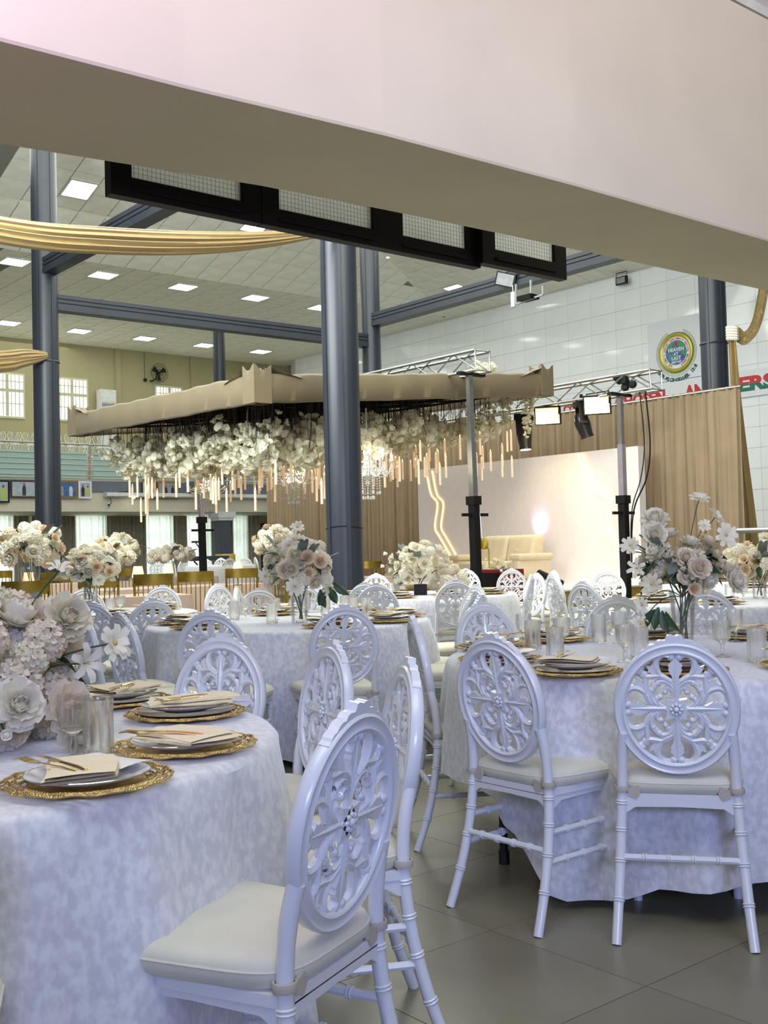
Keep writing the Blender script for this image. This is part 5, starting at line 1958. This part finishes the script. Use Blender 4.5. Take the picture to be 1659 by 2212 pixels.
def lift(label, s, t, ztop, lean=0.0, purple=False, winch=True):
    r = hthing('lift_tower', label, 'lift tower', s, t, 0, 'truss lift towers')
    f = lambda z: (lean * z, 0, z)
    MB().bar(f(.08), f(1.95), .14, .12).build('outer_mast', 'black_metal', r)
    MB().bar(f(1.9), f(2.9), .105, .10).build('middle_mast', 'purple_tube' if purple else 'alu', r)
    MB().bar(f(2.85), f(ztop), .085, .08).build('inner_mast', 'alu', r)
    MB().bar(f(1.88), f(2.02), .19, .17).build('mast_collar', 'black_metal', r)
    MB().bar((-.28, 0, 1.72), (.28, 0, 1.72), .045, .05).build('cross_handle', 'black_metal', r)
    MB().bar((-.28, .0, ztop), (.28, .0, ztop), .10, .05).build('head_bracket', 'black_metal', r)
    for k in range(4):
        a = rad(45 + 90 * k)
        MB().bar((.05 * math.cos(a), .05 * math.sin(a), .12), (.55 * math.cos(a), .55 * math.sin(a), .04), .05).build('foot', 'black_metal', r)
    if winch:
        w_ = MB().lathe([(.09, -.03), (.09, .03)], 16).build('winch', 'winch_yellow', r, loc=(.13, -.05, 1.25))
        w_.rotation_euler = (0, math.pi / 2, 0)
        w_.scale = (1.0, .9, 1.0)
        MB().tube([(.18, -.05, 1.25), (.24, -.05, 1.15), (.24, -.05, .86), (.34, -.05, .86)], .012, 6).build('crank', 'winch_yellow', r)
        MB().tube([(.10, -.05, 1.3), (.06, -.03, 1.95)], .004, 4).build('winch_cable', 'steel', r)
    return r


truss('silver lighting truss crossing above the canopy', 12.3, 12.35, 21.6, 4.02)
truss('silver lighting truss holding floodlights in front of the backdrop', 15.2, 11.15, 19.0, 3.78)
lift('lift tower with yellow winch in front of the canopy centre', 12.3, 12.62, 4.0, -.012, False)
lift('lift tower glowing violet under the left part of the canopy', 12.3, 21.3, 4.0, -.012, True, False)
lift('lift tower right of the white backdrop carrying the floodlight truss', 15.05, 11.8, 3.76, 0.0, True, False)
# black speaker lump on the truss head
m = MB()
for k in range(7):
    m.ball((random.uniform(-.07, .07), random.uniform(-.16, .12), .02 + random.uniform(0, .22)), .075, 6, 5)
tag(m.build('cable_bundle', 'black_cloth', loc=W(15.2, 11.8, 3.85), rz=RZ), 'bundle of black cable on the floodlight truss', 'cable')


def flood(label, t, z, power):
    r = hthing('floodlight', label, 'floodlight', 15.05, t, z, 'lit warm floodlights')
    q = Matrix.Rotation(rad(34), 4, 'Z') @ Matrix.Rotation(rad(-14), 4, 'Y')
    MB().box(-.02, .06, -.24, .24, -.17, .17, q).build('housing', 'black_metal', r)
    MB().box(-.035, -.02, -.215, .215, -.145, .145, q).build('lit_face', 'flood_face', r, False)
    MB().tube([(.02, -.25, 0), (.02, -.25, .22), (.02, .25, .22), (.02, .25, 0)], .012, 6).build('bracket', 'black_metal', r)
    d = bpy.data.lights.new('flood_beam', 'SPOT')
    d.energy, d.color, d.spot_size, d.spot_blend, d.shadow_soft_size = power, (1.0, .78, .45), rad(120), .8, .15
    o = bpy.data.objects.new('flood_beam', d)
    COL.objects.link(o)
    o.location = W(14.85, t, z)
    o.rotation_euler = (W(15.7, t + 1.3, 1.0) - W(14.85, t, z)).to_track_quat('-Z', 'Y').to_euler()


flood('left one of two lit warm floodlights on the truss', 13.46, 3.58, 140)
flood('right one of two lit warm floodlights on the truss', 12.30, 3.64, 45)


def moving_head(label, t, z, yaw, pitch, lit=False):
    r = hthing('moving_head_light', label, 'stage light', 15.2, t, z, 'black moving head lights')
    r.rotation_euler = (0, 0, RZ + yaw)
    MB().box(-.16, .16, -.13, .13, .16, .28).build('base', 'black_metal', r)
    for sx in (-1, 1):
        MB().prism([(-.08, .16), (.08, .16), (.06, -.14), (-.06, -.14)], sx * .17 - .03, sx * .17 + .03, lambda x, y, d: (d, x, y)).build('yoke_arm', 'black_metal', r)
    h = MB().lathe([(.09, .16), (.13, .10), (.14, -.05), (.115, -.24), (.12, -.30)], 18).build('head', 'black_gloss', r, loc=(0, 0, -.10))
    h.rotation_euler = (pitch, 0, 0)
    MB().lathe([(.10, -.302), (.10, -.306)], 18).build('lens', 'bulb_lit' if lit else 'glass_clear', h)
    MB().tube([(0, 0, .28), (0, 0, .40)], .03, 6).build('clamp', 'black_metal', r)


moving_head('black moving head light at the left end of the floodlight truss', 14.2, 3.42, .3, rad(-4), True)
moving_head('black moving head light between the two floodlights', 12.78, 3.50, .9, rad(-18))
# loose cables down the right tower
for k, (dx, lab) in enumerate(((.0, 'thicker'), (.12, 'thinner'))):
    o = MB().tube(spline([(.0, -.45 + dx, 0), (.02, -.5 + dx, -.9), (.0, -.42 + dx, -1.5), (.02, -.1 + dx * .3, -2.1), (.05, .0, -3.2)], 6), .014 - .004 * k, 5).build('hanging_cable', 'black_metal', loc=W(15.1, 11.75, 3.8), rz=RZ)
    tag(o, '%s black cable hanging from the right truss end' % lab, 'cable')

# swags of golden cloth between the columns
def swag(label, pts, w_, seed, folds=5, matn='swag_gold', tail=True):
    """cloth band sagging along pts, pleated lengthwise"""
    c = spline(pts, 8)
    n = len(c)
    m = MB()
    rnd = random.Random(seed)
    ph = rnd.uniform(0, 6)
    def fn(a, b):
        i = min(n - 1, int(round(a * (n - 1))))
        f = i / (n - 1)
        wd = w_(f)
        q = b * 2 * math.pi
        # closed flat loop cross section with folds on its front
        y = math.cos(q)
        dep = math.sin(q) * (.12 + .10 * abs(math.sin(folds * (y + 1) * 1.57 + ph + f * 1.5))) * max(.3, wd / .3)
        p = c[i]
        return p + Vector((0, -dep * .6, y * wd / 2))
    m.grid(fn, n, 40, False, True)
    o = m.build('cloth_swag', matn, rz=RZ, angle=70)
    return tag(o, label, 'swag', 'golden cloth swags')


swag('long golden cloth swag reaching from the picture edge to the big column', [(1.2, 11.75, 5.25), (2.6, 11.75, 4.9), (4.42, 11.75, 4.81), (5.6, 11.75, 4.90), (6.76, 11.75, 5.06), (7.8, 11.75, 5.27), (8.9, 11.75, 5.56)], lambda f: .05 + .27 * math.sin(math.pi * min(1, f * .93 + .06)) ** .7, 1)
swag('short golden swag ending right of the big column top', [(8.9, 11.72, 5.58), (9.3, 11.72, 5.52), (9.8, 11.75, 5.60)], lambda f: .07, 2)
swag('golden cloth swag tied to the left column', [(4.4, 22.1, 5.2), (6.5, 22.1, 5.02), (8.1, 22.1, 5.24), (8.6, 22.1, 5.36), (9.1, 22.1, 5.46)], lambda f: .05 + .40 * math.sin(math.pi * min(1, f * .96 + .02)) ** .6, 3)
swag('golden cloth swag curving up from the right column', [(17.6, 11.12, 5.00), (17.6, 10.95, 4.86), (17.6, 10.72, 5.05), (17.6, 10.55, 5.6), (17.6, 10.35, 6.6), (17.6, 10.1, 7.6)], lambda f: .24, 4)
m = MB()
m.grid(lambda a, b: (17.55 + .05 * math.sin(b * 12 + a * 3), 11.25 - .12 * a - (.16 + .22 * a) * b + .03 * math.sin(a * 5), 5.05 - 5.0 * a), 14, 16)
tag(m.build('cloth_tail', 'swag_gold', rz=RZ, angle=70), 'golden cloth tail hanging down beside the right column', 'cloth')
m = MB()
for k in range(5):
    m.tube([(17.55 + .05 * math.cos(a), 11.16 + .10 * math.sin(a), 5.08 - .05 * k + .02 * math.sin(a)) for a in [2 * math.pi * j / 10 for j in range(10)]], .035, 6, True)
tag(m.build('cloth_knot', 'petal_white', rz=RZ), 'white knotted tie of the swag on the right column', 'knot')

# steel handrail at the right edge
o = hthing('handrail', 'steel handrail at the right picture edge', 'handrail', 15.2, 8.6, 0)
MB().tube([(0, 1.2, 1.35), (.0, -2.0, 1.35)], .045, 10).build('rail', 'steel', o)
for y in (1.2, -.6, -2.0):
    MB().tube([(0, y, 0), (0, y, 1.38)], .025, 8).build('post', 'steel', o)

# ================================================================ FAR HALL DETAILS
def fthing(name, label, cat, s, t, z, group=None):
    p = FAR(s, t, z)
    return thing(name, label, cat, W(*p), RZ, group)


# square ceiling lights
FRM = MB()
for (x0, x1, y0, y1) in ((-.39, .39, -.39, -.34), (-.39, .39, .34, .39), (-.39, -.34, -.34, .34), (.34, .39, -.34, .34)):
    FRM.box(x0, x1, y0, y1, -.03, .0)
FRM = FRM.mesh('light_frame', 'plastic_white', False)
DIF = MB().box(-.34, .34, -.34, .34, -.024, -.004).mesh('diffuser', 'panel_light', False)
def ceiling_light(label, s, t, z, tilt=(0, 0, 0), sc=1.0):
    r = fthing('ceiling_light', label, 'ceiling light', s, t, z, 'square ceiling lights')
    r.rotation_euler = (tilt[0], tilt[1], RZ)
    if tilt[0] or tilt[1]:
        r.rotation_euler = (Matrix.Rotation(RZ, 3, 'Z') @ Matrix.Rotation(tilt[1], 3, 'Y') @ Matrix.Rotation(tilt[0], 3, 'X')).to_euler()
    put('light_frame', FRM, r, scale=sc)
    put('diffuser', DIF, r, scale=sc)
for k in range(5):
    ceiling_light('square ceiling light, %s from the left in the front row of the low ceiling' % ORD[k], 8.79 + 2.05 * k, 23.03, ZC - .003)
    ceiling_light('square ceiling light, %s from the left in the row nearest the gallery wall' % ORD[k], 10.94 + 2.04 * k, 29.2, ZC - .003)
for k, s in enumerate((8.85, 12.91, 17.03)):
    ceiling_light('square light on the sloping ceiling, %s' % ['largest one by the left column', 'middle one under the dark window frame', 'one right of the far column'][k], s, 19.8, ZC + SLT * (PT - 19.8) - .013, (-tilt_t, 0))
ceiling_light('square light on the sloping ceiling above the side beam', 19.3, 20.2, ZC + SLS * (PS - 19.3) - .013, (0, tilt_s))

# gallery railing with green glass
r = fthing('gallery_railing', 'steel railing with green glass along the gallery', 'railing', 9.0, 28.05, 3.28)
L = 11.5 * G
MB().tube([(0, 0, 1.27), (L, 0, 1.27)], .035, 8).build('top_rail', 'steel', r)
for k in range(5):
    MB().tube([(0, -.03, .16 + .19 * k), (L, -.03, .16 + .19 * k)], .014, 6).build('rail', 'steel', r)
for k, s in enumerate((0, 3.72, 7.4, 11.2)):
    MB().box(s * G - .035, s * G + .035, -.03, .03, -.35, 1.27).build('post', 'steel', r)
for k in range(3):
    a, b = (0.1, 3.62) if k == 0 else ((3.82, 7.3) if k == 1 else (7.5, 11.1))
    MB().box(a * G, b * G, .02, .035, .06, 1.0).build('glass_panel', 'rail_glass', r)

# wire chairs on the gallery
def wire_chair():
    r = thing('wire_chair', '', 'chair', group='white wire chairs on the gallery')
    for k in range(4):
        a = rad(45 + 90 * k)
        MB().tube([(.16 * math.cos(a), .16 * math.sin(a), .46), (.24 * math.cos(a), .24 * math.sin(a), 0)], .013, 5).build('leg', 'white_wire', r)
    MB().tube([(.22 * math.cos(a), .22 * math.sin(a), .46) for a in [2 * math.pi * j / 16 for j in range(16)]], .013, 5, True).lathe([(.21, .45), (.21, .465)], 16).build('seat', 'white_wire', r)
    m = MB()
    heart = [(.0, .72), (.10, .93), (.22, .95), (.27, .82), (.22, .66), (.10, .50), (0, .46), (-.10, .50), (-.22, .66), (-.27, .82), (-.22, .95), (-.10, .93)]
    m.tube([(x, .20 + .05 * (z - .46), z) for x, z in heart], .013, 5, True)
    for x, z in ((-.2, .9), (-.12, .9), (0, .74), (.12, .9), (.2, .9), (-.24, .75), (.24, .75)):
        m.tube([(0, .2, .47), (x * .7, .21, (.47 + z) / 2 + .03), (x, .22, z)], .009, 4)
    m.build('back', 'white_wire', r)
    return r


MB_t = far(MB().box(3, 24, 29.6, 31.2, 3.28, 4.0), 'slab_tier_upper', 'wall_pale')
far(MB().box(3, 24, 28.75, 31.2, 3.28, 3.62), 'slab_tier_lower', 'wall_pale')
wc = None
k = 0
for row, (t, z, s0, n) in enumerate(((28.95, 3.62, 9.9, 11), (29.85, 4.0, 10.0, 11))):
    for j in range(n):
        s = s0 + j * .42 + (.12 if row else 0)
        lab = 'white wire chair with fan-shaped back, %s from the left in the %s gallery row' % (ORD[j], ['front', 'rear'][row])
        loc = W(*FAR(s, t, z))
        if wc is None:
            wc = wire_chair()
            wc.location, wc.rotation_euler = loc, (0, 0, RZ)
            wc['label'] = lab
        else:
            dup(wc, loc, RZ + random.uniform(-.4, .4), lab)

# wall fan
r = fthing('wall_fan', 'black wall fan on the gallery wall', 'fan', 16.4, 31.0, 6.95)
m = MB()
for rr in (.38, .26, .13):
    m.tube([(rr * math.cos(a), -.12 - .06 * (1 - rr / .4), rr * math.sin(a)) for a in [2 * math.pi * j / 28 for j in range(28)]], .008, 4, True)
for j in range(28):
    a = 2 * math.pi * j / 28
    m.tube([(.05 * math.cos(a), -.18, .05 * math.sin(a)), (.38 * math.cos(a), -.12, .38 * math.sin(a)), (.30 * math.cos(a), .02, .30 * math.sin(a))], .003, 3)
m.build('cage', 'black_metal', r)
for j in range(3):
    a = 2 * math.pi * j / 3 + .5
    MB().grid(lambda u_, v_: ((.05 + .28 * u_) * math.cos(a + (v_ - .5) * .75), -.08 + .05 * (v_ - .5), (.05 + .28 * u_) * math.sin(a + (v_ - .5) * .75)), 5, 5).build('blade', 'black_gloss', r)
MB().lathe([(.07, -.1), (.09, 0), (.05, .12)], 14, (0, 0, 0)).build('motor', 'black_metal', r).rotation_euler = (math.pi / 2, 0, 0)
MB().tube([(0, .02, 0), (-.08, .08, -.25), (-.2, .22, -.32), (-.25, .27, -.30)], .03, 8).build('arm', 'black_metal', r)
MB().lathe([(.07, 0), (.07, .06)], 12).build('switch_box', 'black_metal', r, loc=(-.5, .2, -.3)).rotation_euler = (math.pi / 2, 0, 0)
MB().tube([(-.5, .22, -.25), (-.5, .22, .85)], .008, 4).build('cable', 'black_metal', r)
# air conditioner
r = fthing('air_conditioner', 'white upright air conditioner beside the gallery window', 'air conditioner', 14.6, 30.95, 4.0)
MB().box(-.33, .33, -.2, .2, 0, 2.95).build('cabinet', 'plastic_white', r)
MB().box(-.28, .28, -.215, -.2, 2.45, 2.85).build('outlet_grille', 'ledge_white', r)
MB().box(-.28, .28, -.212, -.2, 2.25, 2.40).build('display_strip', 'photo_grey', r)

# framed photographs on the gallery front
def person(m, x, z0, h, mt_i):
    m.mi = mt_i
    m.prism([(x - .13 * h, z0), (x + .13 * h, z0), (x + .16 * h, z0 + .55 * h), (x + .10 * h, z0 + .8 * h), (x - .10 * h, z0 + .8 * h), (x - .16 * h, z0 + .55 * h)], 0, .004, lambda a, b, d: (a, -.022 - d, b))
    m.mi = 4
    m.prism([(x + .08 * h * math.cos(q), z0 + .9 * h + .1 * h * math.sin(q)) for q in [2 * math.pi * j / 10 for j in range(10)]], 0, .004, lambda a, b, d: (a, -.022 - d, b))


PICS = [
    ('black framed photograph at the left picture edge', 9.95, 10.42, 2.64, 3.22, 'black_metal', 'photo_sky', ((-.13, .62, 2), (.1, .62, 3))),
    ('dark brown framed photograph left of the column', 10.45, 11.66, 2.77, 3.23, 'frame_brown', 'photo_sky', ((-.32, .5, 1), (.22, .5, 2))),
    ('bronze framed photograph right of the column', 11.66, 12.27, 2.77, 3.24, 'frame_gold', 'photo_blue', ((-.18, .5, 5), (.16, .5, 2))),
    ('white framed photograph on the gallery front', 12.30, 12.68, 2.77, 3.24, 'cornice_white', 'photo_sky', ((-.08, .48, 1), (.10, .45, 3))),
    ('brown framed photograph above the hanging candles', 14.17, 14.64, 2.78, 3.28, 'frame_brown', 'photo_white', ((-.12, .45, 2), (.14, .5, 1))),
    ('bronze framed photograph left of the farthest chandelier', 14.67, 15.34, 2.78, 3.28, 'frame_gold', 'photo_grey', ((-.1, .5, 1), (.18, .52, 1))),
]
for lab, s0, s1, z0, z1, fm, bg, ppl in PICS:
    r = fthing('framed_photograph', lab, 'picture', (s0 + s1) / 2, 27.9, z0, 'framed photographs on the gallery')
    w_, h_ = (s1 - s0) * G / 2, (z1 - z0) * G
    b = .055
    m = MB().box(-w_, w_, -.03, .0, 0, b).box(-w_, w_, -.03, .0, h_ - b, h_).box(-w_, -w_ + b, -.03, 0, b, h_ - b).box(w_ - b, w_, -.03, 0, b, h_ - b)
    m.build('frame', fm, r, False)
    m = MB().box(-w_ + b, w_ - b, -.022, -.005, b, h_ - b)
    for x, hh, c in ppl:
        person(m, x, b + .02, hh * .85, c)
    m.build('print', [bg, 'photo_dark', 'photo_white', 'photo_lime', 'photo_skin', 'photo_grey'], r, False)

# socket with cable, small round lamp, hanging screen
r = fthing('wall_socket', 'small socket with dangling cable on the gallery front', 'socket', 13.2, 27.97, 2.60)
MB().box(-.05, .05, -.03, 0, -.08, .08).build('plate', 'plastic_white', r)
MB().box(-.03, .03, -.06, -.03, -.05, .03).build('plug', 'black_metal', r)
MB().tube(spline([(0, -.05, 0), (.1, -.06, .1), (.06, -.06, .25), (.35, -.1, .45), (.8, -.1, .5)], 5), .01, 4).build('cable', 'black_metal', r)
r = fthing('round_lamp', 'small bright lamp under the gallery ledge', 'lamp', 13.85, 27.75, 2.83)
MB().lathe([(.09, .02), (.09, .06)], 14).build('lamp_base', 'plastic_white', r)
MB().ball((0, 0, -.01), .075, 10, 6).build('lamp_globe', 'bulb_lit', r)
r = fthing('hanging_screen', 'black screen tilted on the gallery front left of the tan drape', 'screen', 18.95, 27.5, 2.62)
q = Matrix.Rotation(rad(18), 4, 'X')
MB().box(-.62, .62, -.06, .02, 0, .62, q).build('cabinet', 'black_gloss', r, False)
MB().box(-.58, .58, -.066, -.058, .04, .58, q).build('panel', 'black_metal', r, False)
MB().tube([(0, .1, .3), (0, .5, .35)], .04, 8).build('bracket', 'black_metal', r)
r = fthing('prop_pole', 'slanting grey pole under the hanging screen', 'pole', 18.3, 27.6, .29)
MB().tube([(-.3, 0, 0), (1.15, 0, 2.72)], .03, 8).build('pole_tube', 'steel', r)
MB().lathe([(.06, 0), (.04, .04)], 10, (-.3, 0, 0)).build('pole_foot', 'black_metal', r)

# beam mounted lights and camera
r = hthing('beam_floodlight', 'black floodlight clamped on the side beam', 'floodlight', 17.75, 17.0, 7.21)
q = Matrix.Rotation(rad(20), 4, 'X') @ Matrix.Rotation(rad(25), 4, 'Z')
MB().box(-.05, .08, -.24, .24, -.16, .16, q).build('housing', 'black_metal', r, False)
MB().box(-.07, -.05, -.2, .2, -.13, .13, q).build('face', 'photo_grey', r, False)
MB().tube([(.02, -.26, 0), (.1, -.26, .2), (.1, .26, .2), (.02, .26, 0)], .015, 5).build('bracket', 'black_metal', r)
r = hthing('beam_speaker', 'small white cylinder hanging under the side beam', 'speaker', 17.75, 16.8, 6.55)
MB().lathe([(.05, 0), (.055, .05), (.055, .32), (.03, .34)], 12).tube([(0, 0, .34), (0, 0, .5)], .01, 5).build('cylinder_body', 'plastic_white', r)
r = hthing('beam_bracket', 'dark projector bracket under the side beam', 'bracket', 17.75, 16.35, 6.60)
for a, b in (((0, .35, .0), (0, -.45, .06)), ((0, .35, 0), (0, .35, .45)), ((0, -.1, .03), (0, -.1, .45)), ((0, -.45, .06), (0, -.45, .25))):
    MB().bar(a, b, .04).build('bracket_bar', 'photo_grey', r)
MB().box(-.15, .15, -.2, .2, .02, .12).build('projector', 'dark_frame', r)
r = fthing('corner_floodlight', 'small black floodlight at the top of the tiled wall', 'floodlight', 20.75, 16.1, 7.42)
MB().box(-.05, .05, -.2, .2, -.12, .12).build('housing', 'black_metal', r, False)
MB().box(-.06, -.05, -.16, .16, -.09, .09).build('face', 'photo_grey', r, False)
MB().tube([(0, -.2, 0), (0, -.2, .25), (0, .2, .25), (0, .2, 0)], .012, 5).build('bracket', 'black_metal', r)

# raised platform under the gallery with more white chairs and music gear
o = hall(MB().box(2, 26, 21.95, 40.0, 0, .15), 'floor_platform', 'floor_far')
for k, (x, y, d) in enumerate(((-5.35, 25.6, (-.2, 1)), (-4.95, 25.4, (1, .3)), (-4.72, 25.5, (-1, .5)), (-4.45, 26.9, (.1, -1)), (-4.10, 27.2, (0, -1)), (-3.62, 25.4, (-.5, 1)), (-3.45, 26.9, (-.2, -1)), (-3.18, 26.6, (.9, .35)))):
    rz = math.atan2(-d[0], d[1])
    dn = Vector((d[0], d[1], 0)).normalized()
    dup(chair0, Vector((x, y, .15)) + dn * .27, rz, 'far white oval-back chair, %s from the left, on the platform before the windows' % ORD[k], 'white oval-back banquet chairs')
r = thing('music_stand_set', 'black keyboard stand before the gallery windows', 'keyboard', (-4.55, 28.2, .15), .2)
MB().box(-.5, .5, -.18, .18, .86, .98).build('keyboard_body', 'black_gloss', r, False)
for sx in (-1, 1):
    MB().bar((-.4 * sx, 0, 0), (.4 * sx, 0, .86), .04).build('stand_leg', 'black_metal', r)
MB().bar((-.1, .15, .98), (-.35, .15, 1.35), .03).build('music_arm', 'black_metal', r)
MB().box(-.45, -.15, .13, .16, 1.33, 1.38).build('music_rest', 'black_metal', r)
r = thing('speaker_box', 'low black speaker box before the gallery windows', 'speaker', (-3.95, 28.0, .15), .2)
MB().box(-.3, .3, -.2, .2, 0, .75).build('cabinet', 'black_gloss', r, False)
MB().box(-.26, .26, -.21, -.2, .05, .7).build('front_grille', 'black_metal', r, False)
r = thing('brass_drum', 'yellow drum behind the violet lift tower', 'drum', (-4.2, 28.6, .15), 0)
MB().lathe([(.26, .6), (.27, .62), (.27, 1.0), (.26, 1.02)], 20).build('shell', 'winch_yellow', r)
for k in range(3):
    a = k * 2.09
    MB().tube([(.2 * math.cos(a), .2 * math.sin(a), .6), (.35 * math.cos(a), .35 * math.sin(a), 0)], .015, 5).build('drum_leg', 'steel', r)
bpy.context.view_layer.update()
